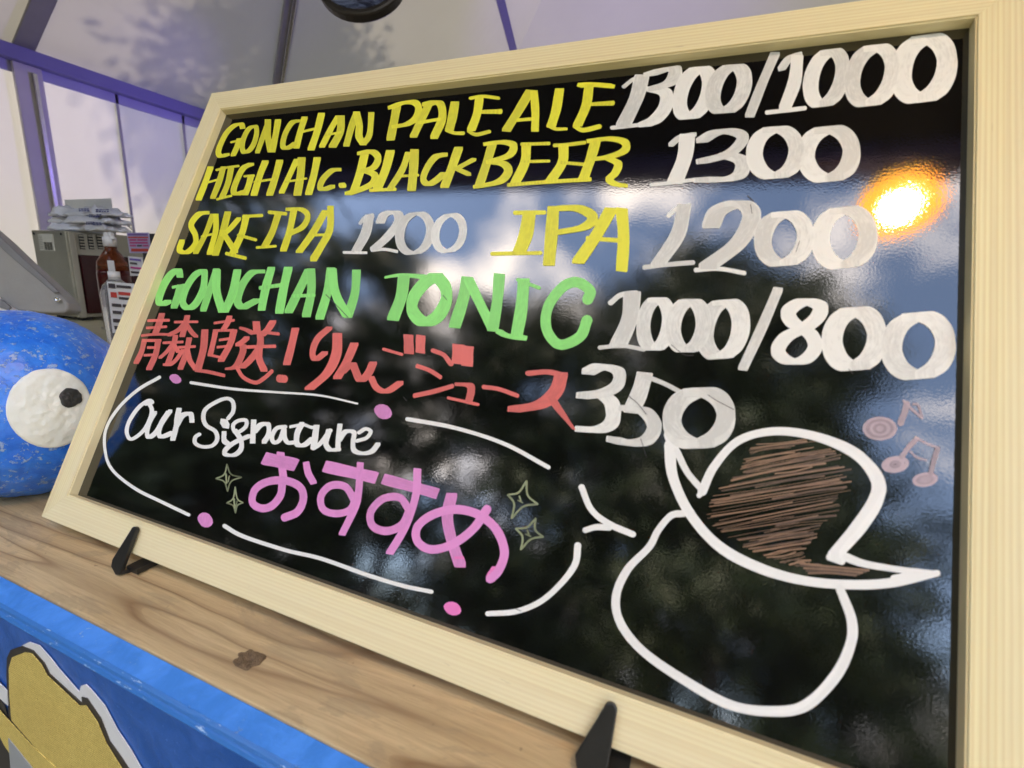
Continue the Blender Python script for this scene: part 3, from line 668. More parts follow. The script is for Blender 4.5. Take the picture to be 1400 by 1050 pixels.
p.add((1130, 168), (1400, 128), nib=(20, 0), thin=36).add((1340, 80), (1310, 165), (1260, 250), nib=(90, 0), thin=30)
p.add((1150, 270), (1120, 420), (1075, 605), nib=(80, 0)).add((1120, 270), (1400, 265), nib=(20, 0), thin=36).add((1400, 270), (1350, 450), (1225, 680), nib=(100, 0)).add((1200, 400), (1340, 380), nib=(10, 0), thin=36).add((1170, 498), (1310, 485), nib=(10, 0), thin=36).add((1050, 600), (1230, 640), nib=(20, 0), thin=36)
p.add((1005, 270), (985, 520), (910, 800), nib=(110, 0)).add((870, 810), (1050, 835), (1270, 885), nib=(20, 0), thin=50).done()
p = Pen('red kanji and exclamation mark on the fifth line', 'ink_red', (300, 425), 9.1286, (80, 0), 32)
p.add((262, 215), (330, 235), (400, 270), nib=(60, 0), thin=60, taper=(.6, 1)).add((460, 145), (470, 265), nib=(100, 0)).add((670, 135), (600, 240), (530, 300), nib=(90, 0), thin=36).add((390, 275), (560, 270), (745, 290), nib=(20, 0), thin=40)
p.add((340, 452), (700, 442), nib=(20, 0), thin=42).add((510, 270), (505, 450), (380, 620), (290, 700), nib=(90, 0), thin=40).add((500, 450), (500, 600), (560, 740), nib=(90, 0), thin=40)
p.add((345, 340), (290, 390), (235, 425), nib=(70, 0), thin=40).add((295, 430), (290, 520), (210, 690), (110, 725), nib=(90, 0), thin=26).add((220, 710), (300, 830), (450, 895), (560, 840), (655, 755), nib=(50, 0), thin=52)
p.add((948, 225), (900, 440), (842, 665), nib=(100, 0), thin=26).add((745, 845), (820, 850), nib=(80, 0), thin=100).done()
p = Pen('red kana in the middle of the fifth line', 'ink_red', (400, 430), 3.3333, (42, 0), 13)
p.add((168, 62), (115, 110), (92, 170), (105, 205), (148, 175), nib=(30, 0), thin=14).add((205, 90), (200, 180), (160, 265), (78, 338), nib=(48, 0), thin=12)
p.add((282, 135), (250, 210), (205, 288), nib=(40, 0)).add((225, 262), (270, 225), (285, 250), (310, 300), (345, 270), (368, 222), nib=(38, 0), thin=14).add((360, 290), (385, 335), (430, 350), (492, 312), nib=(30, 0), thin=18)
p.add((415, 158), (498, 182), nib=(14, 2), thin=14).add((528, 95), (531, 176), nib=(48, 4), thin=8).add((584, 98), (582, 172), nib=(46, 6), thin=8).done()
p = Pen('red kana at the end of the fifth line', 'ink_red', (400, 430), 3.3333, (42, 0), 13)
p.add((568, 235), (625, 255), (675, 286), nib=(14, 4), thin=20).add((555, 370), (640, 352), (730, 326), nib=(14, 0), thin=22)
p.add((642, 165), (690, 185), (722, 226), nib=(24, 4), thin=20).add((757, 140), (754, 222), nib=(60, 6), thin=8).add((800, 148), (796, 232), nib=(56, 6), thin=8)
p.add((755, 318), (805, 322), (815, 345), (805, 392), nib=(36, 0), thin=16).add((710, 380), (845, 410), nib=(14, 0), thin=14).add((870, 330), (940, 340), (1025, 370), nib=(16, 0), thin=20)
p.add((1075, 268), (1160, 262), (1225, 275), nib=(30, 6), thin=24).add((1225, 275), (1200, 350), (1130, 410), (1010, 432), nib=(66, 4), thin=26).add((1180, 385), (1220, 440), (1282, 522), nib=(44, 4), thin=12, taper=(1.1, .35)).done()
# Our Signature
p = Pen('white cursive words inside the bracket line', 'ink_pure', (160, 530), 7.3684, (48, 0), 30, nk=.88)
p.add((290, 165), (355, 150), (320, 130), (220, 200), (130, 330), (100, 440), (130, 515), (190, 500), (280, 420), (340, 300), (352, 215), (310, 140), nib=(48, 0), thin=34)
p.add((385, 250), (330, 350), (305, 450), (325, 500), (395, 450), (460, 340), (540, 235), nib=(46, 0), thin=30).add((520, 250), (445, 370), (425, 460), (455, 495), (560, 455), nib=(50, 0), thin=34).add((628, 220), (605, 320), (598, 400), (565, 520), nib=(56, 0), thin=30)
p.add((600, 380), (660, 280), (740, 265), (755, 335), nib=(56, 0), thin=36)
p.add((1120, 310), (1170, 240), (1170, 150), (1120, 110), (1030, 130), (900, 210), (870, 300), (900, 380), (990, 440), (1010, 520), (960, 585), (860, 595), (790, 560), (790, 500), (830, 470), nib=(50, 0), thin=36)
p.add((1075, 340), (1100, 385), nib=(74, 10), thin=50).add((1080, 455), (1080, 530), (1115, 565), nib=(54, 0), thin=34)
p.add((1300, 330), (1220, 335), (1170, 380), (1190, 450), (1240, 440), (1300, 390), (1300, 330), nib=(46, 0), thin=36).add((1190, 430), (1250, 530), (1250, 620), (1180, 680), (1090, 670), (1100, 620), (1190, 550), (1340, 485), nib=(50, 0), thin=30)
q = lambda x, y: ((x/7+340-160)*7.3684, (y/7+550-530)*7.3684)
p.add(q(50, 175), q(45, 280), q(40, 385), nib=(60, 0), thin=20).add(q(60, 280), q(120, 215), q(190, 215), q(190, 310), q(150, 380), nib=(52, 0), thin=34)
p.add(q(350, 235), q(270, 250), q(225, 330), q(245, 385), q(300, 360), q(340, 260), q(345, 330), q(375, 385), q(440, 385), nib=(54, 0), thin=40)
p.add(q(395, 235), q(520, 215), q(600, 240), q(670, 240), nib=(14, 0), thin=32).add(q(510, 205), q(465, 300), q(465, 400), q(530, 410), q(610, 350), nib=(58, 0), thin=34)
p.add(q(650, 225), q(635, 340), q(620, 440), nib=(70, 0), thin=20).add(q(620, 440), q(690, 390), q(780, 270), nib=(56, 0), thin=40).add(q(770, 270), q(740, 390), q(780, 455), q(860, 450), nib=(60, 0), thin=28)
p.add(q(875, 215), q(860, 330), q(855, 460), nib=(56, 0), thin=20).add(q(870, 360), q(930, 280), q(1010, 290), q(1000, 380), q(1010, 460), q(1090, 490), q(1180, 470), q(1240, 400), nib=(52, 0), thin=32)
p.add(q(1040, 370), q(1130, 340), q(1170, 280), q(1120, 255), q(1060, 290), nib=(48, 0), thin=36).done()
# pink hiragana
p = Pen('large pink hiragana under the cursive words', 'ink_pink', (280, 600), 3.1111, (36, 0), 36)
p.add((258, 84), (385, 110), nib=(24, -48), thin=16).add((322, 62), (336, 180), nib=(34, 4), thin=12)
p.add((330, 185), (322, 240), (285, 285), (240, 295), (203, 270), (215, 215), (270, 182), (345, 178), (405, 205), (420, 255), (395, 310), (340, 335), nib=(34, 0), thin=34)
p.add((432, 105), (440, 145), (462, 185), nib=(30, -6), thin=16)
p.add((515, 118), (615, 140), (725, 165), nib=(18, -46), thin=16).add((662, 105), (655, 220), (640, 290), (585, 405), nib=(32, 4), thin=12).add((640, 270), (600, 205), (535, 200), (495, 245), (505, 300), (560, 318), (620, 300), (645, 240), nib=(32, 0), thin=32)
p.add((765, 172), (870, 200), (985, 232), nib=(16, -42), thin=16).add((905, 132), (900, 230), (872, 330), (840, 400), (788, 485), nib=(34, 4), thin=12).add((868, 300), (830, 250), (760, 255), (708, 310), (715, 370), (775, 392), (840, 365), (872, 300), nib=(34, 0), thin=34)
p.add((1050, 240), (1032, 330), (1050, 430), (1085, 535), nib=(50, 0), thin=20).add((1200, 300), (1140, 385), (1050, 450), (960, 470), (905, 435), (905, 375), (965, 325), (1060, 300), (1160, 320), (1240, 385), (1275, 480), (1250, 560), (1215, 595), nib=(40, 0), thin=38).done()
p = Pen('hot pink stroke ends', 'ink_hot', (280, 600), 3.1111, (36, 0), 30, name='pen_mark')
p.add((1082, 512), (1090, 535), nib=(44, 0), thin=24).add((1240, 555), (1215, 595), nib=(42, 0), thin=26).done()
for (x, y, r1, r2, mt) in ((240, 518, 12, 9.5, 'ink_pink'), (524, 563, 19, 15, 'ink_pink'), (281, 711, 16, 15, 'ink_pink'), (619, 832, 19, 14, 'ink_hot')):
    p = Pen('pink dot in a gap of the bracket line', mt, (0, 0), 1, name='dot')
    p.add((x-1, y-r2*.12), (x+1, y+r2*.12), nib=(r1*1.15, r2*.25), thin=r2*1.1, round_=True).done()
# bracket line
BL = 'thin white bracket line around the words'
for pts, kw in (([(302, 20), (200, 80), (110, 165), (52, 265), (50, 370), (85, 455), (190, 540), (320, 605), (440, 662)], dict(w=15)),
                ([(448, 45), (650, 75), (850, 90), (1050, 105), (1225, 143)], dict(w=14, taper=(1, .6)))):
    Pen(BL, 'ink_pure', (130, 510), 3.4146, name='bracket_line').add(*pts, **kw).done()
for pts, kw in (([(557, 573), (622, 585), (690, 607), (750, 639)], dict(w=5.5)),
                ([(307, 719), (332, 733), (390, 752), (440, 764), (505, 787), (552, 801), (590, 809)], dict(w=5.6)),
                ([(790, 746), (786, 772), (765, 800), (738, 823), (705, 836), (667, 839)], dict(w=8.5, taper=(1.1, .8)))):
    Pen(BL, 'ink_pure', (0, 0), 1, name='bracket_line').add(*pts, **kw).done()
# sparkles and notes
p = Pen('grey green sparkle stars left of the pink word', 'ink_sage', (290, 620), 11.6636, name='sparkle')
for a, b, c, d in (((240, 175), (65, 400), (250, 600), (470, 380)), ((370, 540), (235, 790), (375, 945), (490, 785))):
    ctr = ((a[0]+c[0])/2, (b[1]+d[1])/2)
    for s0, s1 in ((a, b), (b, c), (c, d), (d, a)):
        mid = ((s0[0]+s1[0])/2*.55+ctr[0]*.45, (s0[1]+s1[1])/2*.55+ctr[1]*.45)
        p.add(s0, mid, s1, w=22)
    p.add((ctr[0]-20, ctr[1]-60), (ctr[0]-10, ctr[1]+80), w=28).add((ctr[0]+30, ctr[1]-30), (ctr[0]+10, ctr[1]+60), w=22)
p.done()
p = Pen('two grey green sparkle stars right of the pink word', 'ink_sage', (680, 640), 4.775, name='sparkle')
for P4 in (((190, 85), (70, 175), (95, 325), (262, 235)), ((250, 330), (122, 395), (155, 530), (298, 448))):
    a, b, c, d = P4; ctr = (sum(t[0] for t in P4)/4, sum(t[1] for t in P4)/4)
    for s0, s1 in ((a, b), (b, c), (c, d), (d, a)):
        mid = ((s0[0]+s1[0])/2*.62+ctr[0]*.38, (s0[1]+s1[1])/2*.62+ctr[1]*.38)
        p.add(s0, mid, s1, w=13)
    p.add((ctr[0]-10, ctr[1]-20), (ctr[0], ctr[1]+12), w=11).add((ctr[0]-20, ctr[1]+5), (ctr[0]+10, ctr[1]+20), w=9)
p.done()
p = Pen('mauve chalk music notes near the right rail', 'ink_mauve', (1130, 520), 5.8333, name='music_note')
for i in range(5):
    rx, ry = 125-i*27, 82-i*18
    p.add(*[(425+rx*math.cos(t*math.pi/4), 385+ry*math.sin(t*math.pi/4)) for t in range(9)], w=26)
p.add((590, 340), (620, 260), (640, 190), w=52).add((615, 165), (680, 230), (760, 300), w=22).add((690, 190), (730, 200), (760, 290), w=20)
for (cx_, cy_, ax_, by_) in ((548, 670, 95, 52), (785, 792, 88, 42)):
    for i in range(3):
        p.add(*[(cx_+(ax_-i*32)*math.cos(t*math.pi/4), cy_+(by_-i*17)*math.sin(t*math.pi/4)-.1*(ax_-i*32)*math.cos(t*math.pi/4)) for t in range(9)], w=30)
p.add((600, 610), (650, 540), (715, 470), w=42).add((710, 455), (800, 505), (895, 540), w=20).add((885, 545), (855, 640), (830, 740), w=42).add((670, 570), (720, 615), (795, 636), w=18).done()
# drawing: a cap resting on a plain rounded outline
p = Pen('thick white outline drawing of a peaked cap', 'ink_pure', (780, 570), 2.4423, name='cap_drawing')
p.add((440, 248), (480, 165), (560, 80), (680, 48), (820, 66), (950, 122), (1022, 205), (1020, 275), (960, 370), (880, 462), w=30, ws=(1, .9, .9, .95, 1.1, 1.3, 1.65, 1.75, 1.5))
p.add((332, 95), (342, 200), (400, 325), (500, 435), (640, 508), (790, 548), (950, 560), (1080, 552), (1222, 522), w=32, ws=(1.2, 1, 1, 1.1, 1.1, 1, 1, 1, .7)).add((905, 462), (980, 490), (1100, 510), (1215, 521), w=26, taper=(1.1, .6)).add((1080, 540), (1160, 522), w=26)
p.add((330, 60), (345, 110), w=36).add((355, 115), (390, 185), (438, 242), w=22).add((440, 245), (430, 262), w=18).add((865, 468), (905, 482), w=24)
p.done()
p = Pen('thick white rounded outline under the cap drawing', 'ink_pure', (780, 570), 2.4423, name='outline_drawing')
p.add((380, 322), (335, 330), (292, 380), (262, 435), (190, 510), (152, 600), (168, 690), (245, 785), (390, 885), (530, 960), (660, 982), (780, 965), (880, 870), (932, 765), (938, 680), (898, 572), w=29, ws=(.8, .8, .9, 1, 1, 1, 1, 1.05, 1.1, 1.1, 1.2, 1.35, 1.4, 1.3, 1.2, 1))
p.add((37, 235), (70, 310), (130, 358), (208, 392), w=21).add((50, 378), (85, 368), (130, 370), w=20)
p.done()
p = Pen('brown chalk scribble filling the cap', 'ink_brown', (900, 590), 4.6667, name='scribble')
LE = [(600, 85), (510, 215), (515, 270), (330, 400), (265, 510), (340, 600), (400, 660), (510, 720), (620, 775), (760, 830), (880, 860)]
RE = [(980, 45), (1150, 95), (1180, 140), (1240, 250), (1262, 350), (1200, 430), (1130, 545), (1060, 620), (970, 720), (930, 790), (1040, 850)]
lerpl = lambda Lx, t: (np.interp(t*10, range(11), [a for a, b in Lx]), np.interp(t*10, range(11), [b for a, b in Lx]))
for i in range(74):
    t = min(1, max(0, (i+random.uniform(-.4, .4))/73)); a = lerpl(LE, t); b = lerpl(RE, t)
    s0 = random.uniform(0, .08) if random.random() < .6 else random.uniform(0, .5); s1 = random.uniform(.9, 1) if random.random() < .6 else random.uniform(.55, .95)
    A = (a[0]+(b[0]-a[0])*s0, a[1]+(b[1]-a[1])*s0); Bb = (a[0]+(b[0]-a[0])*s1, a[1]+(b[1]-a[1])*s1)
    mid = ((A[0]+Bb[0])/2+random.uniform(-30, 30), (A[1]+Bb[1])/2+random.uniform(-14, 10))
    p.add(A, mid, Bb, w=random.choice((3, 4, 6, 9, 13)))
for i in range(5): p.add((900+i*15, 840+i*16), (1100, 862+i*10), (1340-i*20, 885+i*8), w=12)
p.done()
for pts in (((446, 403), (460, 417), (476, 434)), ((918, 472), (935, 485), (948, 486)), ((860, 542), (872, 552), (884, 567)), ((1026, 280), (1028, 292)), ((1093, 330), (1088, 345)), ((876, 600), (884, 625)), ((968, 540), (980, 548), (1003, 560)), ((1022, 268), (1030, 275)), ((606, 404), (611, 410)), ((552, 543), (556, 548)), ((1160, 505), (1166, 511)), ((705, 832), (712, 835))):
    p = Pen('small black scratch in the painted lettering', 'line_black', (0, 0), 1, name='scratch'); LAYER[0] = 8
    o = p.add(*pts, w=.9).done()
    for v in o.data.vertices: v.co.z += .0003

# ------------------------------------------------------------------ board stand hooks
stand = empty('board_stand', (-.12, .2, CZ))
tag(stand, 'black plastic display stand whose two hooks hold up the menu board', 'display stand')
def bw(a, b, c): return BO+BE*a+BU*b+BN*c
def hook(tipx, tipy, lx, rx_, wt_, ground=True, right=False):
    a, b = onboard(tipx, tipy, FD+.0045)
    xb = a
    bot = -.0355
    # front tongue: tapered plate parallel to the board
    hw0, hw1 = wt_/2, wt_*1.55
    P = []
    for s in range(9):
        q = math.pi*s/8; P.append((a+hw0*math.cos(q), b-hw0+hw0*math.sin(q)))
    P = P+[(a-hw1*1.35, bot+.006), (a-hw1*1.2, bot+.001), (a-hw1*.2, bot-.003), (a+hw1*.28, bot-.002)]
    o = prism('hook', [bw(x, y, FD+.0015) for x, y in P], BN*.0034, M['hook'], stand, .0007)
    # foot going back under the frame and rear plate rising behind it
    o2 = prism('hook', [bw(a-hw1*.25, bot-.003, FD+.0030), bw(a+hw1*.3, bot-.002, FD+.0030), bw(a+hw1*.9, bot+.004, -.016), bw(a+hw1*.2, bot+.003, -.016)], BU*.0026, M['hook'], stand, .0006)
    o3 = prism('hook', [bw(a+hw1*.2, bot+.003, -.0135), bw(a+hw1*.95, bot+.005, -.0135), bw(a+hw1*1.5, .04, -.0135), bw(a-.002, .04, -.0135)], BN*-.003, M['hook'], stand, .0006)
    return a
a1 = hook(184, 720, 151, 177, .0052)
a2 = hook(836, 961, 0, 0, .0062)
for a in (a1, a2):   # rear legs slanting back to the counter
    q0 = bw(a, .12, -.018); prism('rear_leg', [q0, q0+Vector((.012, 0, 0)), Vector((a+BO.x+.012, .40, CZ+.003)), Vector((a+BO.x, .40, CZ+.003))], (0, .004, .003), M['hook'], stand)
    prism('foot_bar', [(a+BO.x, .185, CZ+.001), (a+BO.x+.012, .185, CZ+.001), (a+BO.x+.012, .402, CZ+.001), (a+BO.x, .402, CZ+.001)], (0, 0, .004), M['hook'], stand)

# ------------------------------------------------------------------ things at the back of the stall
steel = NT('brushed_stainless'); c_ = steel.co((3, 3, 120)); steel.set(Base_Color=steel.mix(steel.noise(steel.co(), 9, 6, .65), (.34, .33, .30), (.60, .58, .52)), Metallic=.7, Roughness=.36); steel.bump(steel.noise(c_, 2, 3), .0003)
M['steel'] = steel.m
M['vent'] = plain('black_vent', (.015, .015, .02), .5)
M['door'] = plain('dark_red_glass_door', (.035, .006, .008), .12, var=.5, scale=3)
M['white_pl'] = plain('white_plastic', (.72, .72, .74), .4, var=.05)
M['paper'] = plain('white_paper', (.72, .72, .75), .6, var=.05)
M['blue_print'] = plain('dark_blue_print', (.03, .04, .20), .6)
M['grey_pl'] = plain('warm_grey_moulded_plastic', (.30, .295, .29), .5, var=.06, scale=40, bump=.0004)
M['grey_edge'] = plain('darker_grey_lip', (.20, .20, .215), .5, var=.06)
M['green_pl'] = plain('green_bottle_plastic', (.03, .16, .08), .3)
M['navy'] = plain('navy_plastic', (.01, .015, .12), .3)
M['sandy'] = plain('pale_yellow_shelf', (.50, .46, .30), .6)
corner_t = at(88, 315, 1.45); xc, ycn = corner_t.x, corner_t.y
zt = corner_t.z; zb_ = on(104, 434, 1, ycn).z
xl = on(42, 315, 1, ycn).x
disp = empty('drink_dispenser', ((xc+xl)/2, ycn+.25, zb_-.012))
tag(disp, 'stainless steel drinks cooler with vent slots and dark red door behind the blue stone', 'cooler')
YB = ycn+.42
box('body', (xl, ycn, zb_), (xc, YB, zt), M['steel'], disp, .004)
# front (towards us) vent, made of slats over a dark recess
def onY(px, py, y=ycn): q = on(px, py, 1, y); return q
a = onY(53, 320); b = onY(76, 343)
box('vent_panel', (a.x, ycn-.003, b.z), (b.x, ycn-.0005, a.z), plain('pale_vent_surround', (.6, .6, .57), .5), disp)
for i in range(10):
    for j in range(2):
        if j == 0 and i < 5: continue
        x0 = a.x+(b.x-a.x)*(.50+.25*j-.0); z = b.z+(a.z-b.z)*(i+.25)/10.0
        if i > 5: continue
for i in range(6):
    for j in range(3):
        x0 = a.x+(b.x-a.x)*(.38+.2*j); z0 = b.z+(a.z-b.z)*(.06+.08*i)
        box('vent_slot', (x0, ycn-.0045, z0), (x0+(b.x-a.x)*.15, ycn-.0032, z0+(a.z-b.z)*.05), M['vent'], disp)
for i in range(8):
    z0 = b.z+(a.z-b.z)*(.12+.105*i)
    box('vent_slot', (a.x+(b.x-a.x)*.05, ycn-.0045, z0), (a.x+(b.x-a.x)*.3, ycn-.0032, z0+(a.z-b.z)*.035), plain('grey_slot', (.3, .3, .3), .5) if i == 0 else bpy.data.materials['grey_slot'], disp)
# right face: louvres and dark door
def onX(px, py, x=xc): return on(px, py, 0, x)
for k_ in range(4):
    pxa = 94+k_*12.3; A = onX(pxa, 320+k_*.2); Bq = onX(pxa+10, 341)
    box('louvre_recess', (xc+.001, A.y, Bq.z), (xc+.003, Bq.y, A.z), M['vent'], disp)
    for s in range(5):
        z0 = Bq.z+(A.z-Bq.z)*(s+.35)/5
        box('louvre', (xc+.0035, A.y, z0), (xc+.006, Bq.y, z0+.0035), M['steel'], disp)
A = onX(100, 348); Bq = onX(190, 432)
box('door', (xc+.001, A.y+.01, zb_+.012), (xc+.012, YB-.01, A.z), M['door'], disp, .003)
box('door_trim', (xc+.001, ycn+.001, zb_), (xc+.014, ycn+.018, zt-.001), M['steel'], disp, .003)
for (sx_, sz_) in ((.1, .04), (.9, .04), (.1, .96), (.9, .96)):
    lathe('screw', [(.004, 0), (.003, .002)], (0, 0, 0), M['vent'], None, 10).location = (0, 0, 0)
for o in [o for o in bpy.data.objects if o.name.startswith('screw')]:
    i = int(o.name[-3:]) if '.' in o.name else 0
    sx_, sz_ = ((.1, .04), (.9, .04), (.1, .96), (.9, .96))[i]
    o.rotation_euler = (math.pi/2, 0, 0); o.location = (xl+(xc-xl)*sx_, ycn-.001, zb_+(zt-zb_)*sz_)
    o.parent = disp; o.matrix_parent_inverse = pm(disp).inverted()
# back shelf carrying the cooler
sh = empty('back_table', (xc, ycn+.2, -1.25))
tag(sh, 'pale back table under the cooler and bottles', 'table')
box('table_top', (xl-.5, ycn-.28, zb_-.05), (xc+1.6, YB+.1, zb_-.012), M['sandy'], sh, .004)
for (x, y) in ((xl-.45, ycn-.2), (xc+1.5, ycn-.2), (xl-.45, YB+.05), (xc+1.5, YB+.05)):
    box('leg', (x, y, -1.25), (x+.04, y+.04, zb_-.05), M['steel'], sh)
# shift cooler feet
for (x, y) in ((xl+.02, ycn+.02), (xc-.05, ycn+.02), (xl+.02, YB-.05), (xc-.05, YB-.05)):
    box('foot', (x, y, zb_-.012), (x+.03, y+.03, zb_), M['vent'], disp)

# card and folded printed bags on the cooler
card = empty('white_card', (xc-.02, ycn+.12, zt)); tag(card, 'upright blank white card behind the printed bags on the cooler', 'card')
q = at(88, 290, 1.5); cY = ycn+.16
c0 = on(88, 273, 1, cY); c1 = on(152, 275, 1, cY)
box('card_sheet', (c0.x, cY, zt+.001), (c1.x, cY+.002, c0.z), M['paper'], card)
bag = empty('printed_bags', (xc-.02, ycn+.08, zt)); tag(bag, 'crumpled stack of white plastic bags with dark blue print on the cooler', 'bag')
bx0 = on(86, 305, 1, ycn+.06).x; bx1 = on(166, 305, 1, ycn+.06).x; bz1 = on(120, 282, 1, ycn+.06).z
plm = plain('crumpled_white_polythene', (.74, .76, .88), .35, var=.12, scale=25, bump=.003)
for L in range(3):
    N, K = 36, 16; vs = []; fs = []
    z0 = zt+.003+L*(bz1-zt)/3.6
    for top in (0, 1):
        for i in range(N+1):
            for j in range(K+1):
                u, v = i/N, j/K
                edge = min(1, min(u, 1-u)*8, min(v, 1-v)*6)
                x = bx0+(bx1-bx0)*(u+.05*noise.noise(Vector((v*3, L*3, 1)))+.03*(L-1)); y = ycn+.02+.07*v+.02*noise.noise(Vector((u*3, L, 4)))
                h = (bz1-zt)/3.2*(.35+.65*edge) if top else 0
                w = .016*noise.noise(Vector((u*6+L*5, v*3, top*3)))+.010*noise.noise(Vector((u*19, v*9+L, top)))
                vs.append((x, y, z0+h*(.8 if top else 1)+(w if top else w*.2)))
    off = (N+1)*(K+1)
    for i in range(N):
        for j in range(K):
            a_ = i*(K+1)+j; fs.append((a_+off, a_+K+1+off, a_+K+2+off, a_+1+off)); fs.append((a_, a_+1, a_+K+2, a_+K+1))
    for i in range(N):
        a_ = i*(K+1); fs.append((a_, a_+K+1, a_+K+1+off, a_+off)); a_ += K; fs.append((a_, a_+off, a_+K+1+off, a_+K+1))
    for j in range(K):
        fs.append((j, j+off, j+1+off, j+1)); a_ = N*(K+1)+j; fs.append((a_, a_+1, a_+1+off, a_+off))
    link('folded_bag', mesh('folded_bag', vs, fs), plm, bag, smooth=True)
def tiny_text(px, py, w, rows, parent, y, mat, seed):
    rr = random.Random(seed)
    for r in range(rows):
        x = px
        while x < px+w:
            ww = rr.uniform(1.5, 4); A = on(x, py+r*2.4, 1, y); Bq = on(x+ww, py+r*2.4+1.6, 1, y)
            prism('print_mark', [A, (Bq.x, y, A.z), Bq, (A.x, y, Bq.z)], (0, -.0006, 0), mat, parent); x += ww+.8
for (px, py, w, s) in ((108, 285, 14, 1), (131, 286, 16, 2), (122, 293, 14, 3), (118, 303, 9, 4), (127, 304, 11, 5)):
    tiny_text(px, py, w, 2, bag, ycn+.012, M['blue_print'], s)
wire = empty('bent_wire', (xc+.04, ycn+.1, zt)); tag(wire, 'pale bent wire sticking out beside the printed bags', 'wire')
tube('wire_strand', [at(160, 310, 1.47), at(168, 306, 1.47), at(175, 308, 1.47), at(180, 313, 1.47)], .0025, M['white_pl'], wire, 8)

# bottles in front of the cooler
def glass(name, col, rough=.05, tr=.75):
    m = NT(name); m.set(Base_Color=(*col, 1), Roughness=rough, Transmission_Weight=tr, IOR=1.4); return m.m
M['syrup'] = glass('amber_syrup', (.20, .05, .02), .08, .5); M['syrup_dark'] = glass('deep_red_syrup', (.085, .008, .010), .08, .3); M['clear'] = glass('clear_plastic', (.75, .76, .78), .12, .8)
TT = zb_-.012
def bottle(name, label, px, ytop, ybot, depth, wpx, prof, mats, zbase=TT):
    c = at(px, ybot, depth); top = on(px, ytop, 1, c.y).z; H = top-c.z
    t = empty(name, (c.x, c.y, c.z)); tag(t, label, 'bottle'); k = depth*wpx/F/2
    for nm, pr, mt in prof:
        lathe(nm, [(r*k, z*H) for r, z in pr], c, M[mt], t)
    return t, c, H, k
t, c, H, k = bottle('syrup_bottle', 'amber and red syrup bottle with white pump cap in front of the cooler', 167, 318, 450, 1.15, 37, [
    ('bottle_body', [(0, 0), (.9, .005), (1, .03), (1, .56), (.96, .62)], 'syrup_dark'),
    ('bottle_shoulder', [(.96, .621), (.9, .70), (.5, .80), (.36, .83), (.36, .86)], 'syrup'),
    ('pump_cap', [(.40, .861), (.40, .95), (.30, .96), (.30, 1.0), (.05, 1.0)], 'white_pl')], None)
tube('nozzle', [c+Vector((0, 0, H*.985)), c+Vector((k*.7, -.01, H*.985)), c+Vector((k*1.3, -.02, H*.97)), c+Vector((k*1.6, -.02, H*.93))], k*.12, M['white_pl'], t, 8)
A = on(147, 356, 1, c.y-k-.002); Bq = on(158, 373, 1, c.y-k-.002)
prism('label_sticker', [A, (Bq.x, A.y, A.z), Bq, (A.x, A.y, Bq.z)], (0, -.001, 0), M['paper'], t)
t, c, H, k = bottle('clear_bottle', 'clear plastic bottle with a printed card in front of the syrup bottle', 170, 372, 475, .98, 34, [
    ('bottle_body', [(0, 0), (.9, .005), (1, .03), (1, .72), (.8, .82), (.4, .90)], 'clear'), ('cap', [(.38, .901), (.38, 1.0), (.02, 1.0)], 'white_pl')], None)
def note_card(name, label, corners, y, bands, base='paper'):
    t = empty(name, on(*corners[2], 1, y)); tag(t, label, 'card')
    prism('card_sheet', [on(px, py, 1, y) for px, py in corners], (0, .002, 0), M[base], t)
    (x0, y0), (x1, _), (_, y1) = corners[0], corners[1], corners[2]
    for i, (u0, v0, u1, v1, mt) in enumerate(bands):
        L0, L1 = corners[0], corners[3]; R0 = corners[1]
        f = lambda u, v: (L0[0]+(R0[0]-L0[0])*u+(L1[0]-L0[0])*v, L0[1]+(R0[1]-L0[1])*u+(L1[1]-L0[1])*v)
        prism('print_mark', [on(*f(u, v), 1, y-.0012) for u, v in ((u0, v0), (u1, v0), (u1, v1), (u0, v1))], (0, -.0004, 0), mt if not isinstance(mt, str) else M[mt], t)
    return t
M['mag'] = plain('magenta_print', (.55, .05, .25), .5); M['vio'] = plain('violet_print', (.18, .12, .45), .5); M['redp'] = plain('red_print', (.6, .06, .05), .5); M['dk'] = plain('dark_print', (.06, .05, .06), .5); M['lav'] = plain('lavender_card', (.45, .42, .66), .5)
note_card('label_card', 'magenta and violet label card on the equipment beside the syrup bottle', [(173, 318), (203, 318), (206, 346), (177, 346)], at(190, 330, 1.3).y,
          [(.05, .05, .95, .14, 'vio'), (.05, .2, .95, .27, 'redp'), (.08, .32, .4, .40, 'mag'), (.45, .32, .9, .40, 'mag'), (.08, .46, .9, .54, 'mag'), (.08, .60, .35, .68, 'mag'), (.4, .6, .62, .68, 'dk'), (.66, .60, .92, .68, 'mag'), (.1, .78, .88, .92, 'redp')], 'lav')
note_card('price_card', 'narrow white price list card standing in front of the bottles by the wooden frame', [(146, 385), (182, 388), (187, 455), (154, 455)], at(165, 420, .92).y,
          [(.05, .03, .3, .12, 'dk'), (.36, .05, .9, .10, 'dk'), (.1, .2, .32, .30, 'redp'), (.4, .18, .85, .24, 'redp'), (.4, .28, .85, .33, 'dk'), (.1, .42, .45, .48, 'dk'), (.52, .42, .9, .48, 'dk'), (.1, .56, .42, .62, 'dk'), (.5, .54, .9, .60, 'dk'), (.08, .72, .5, .79, 'dk'), (.58, .70, .92, .77, 'dk'), (.1, .86, .9, .93, 'dk')])
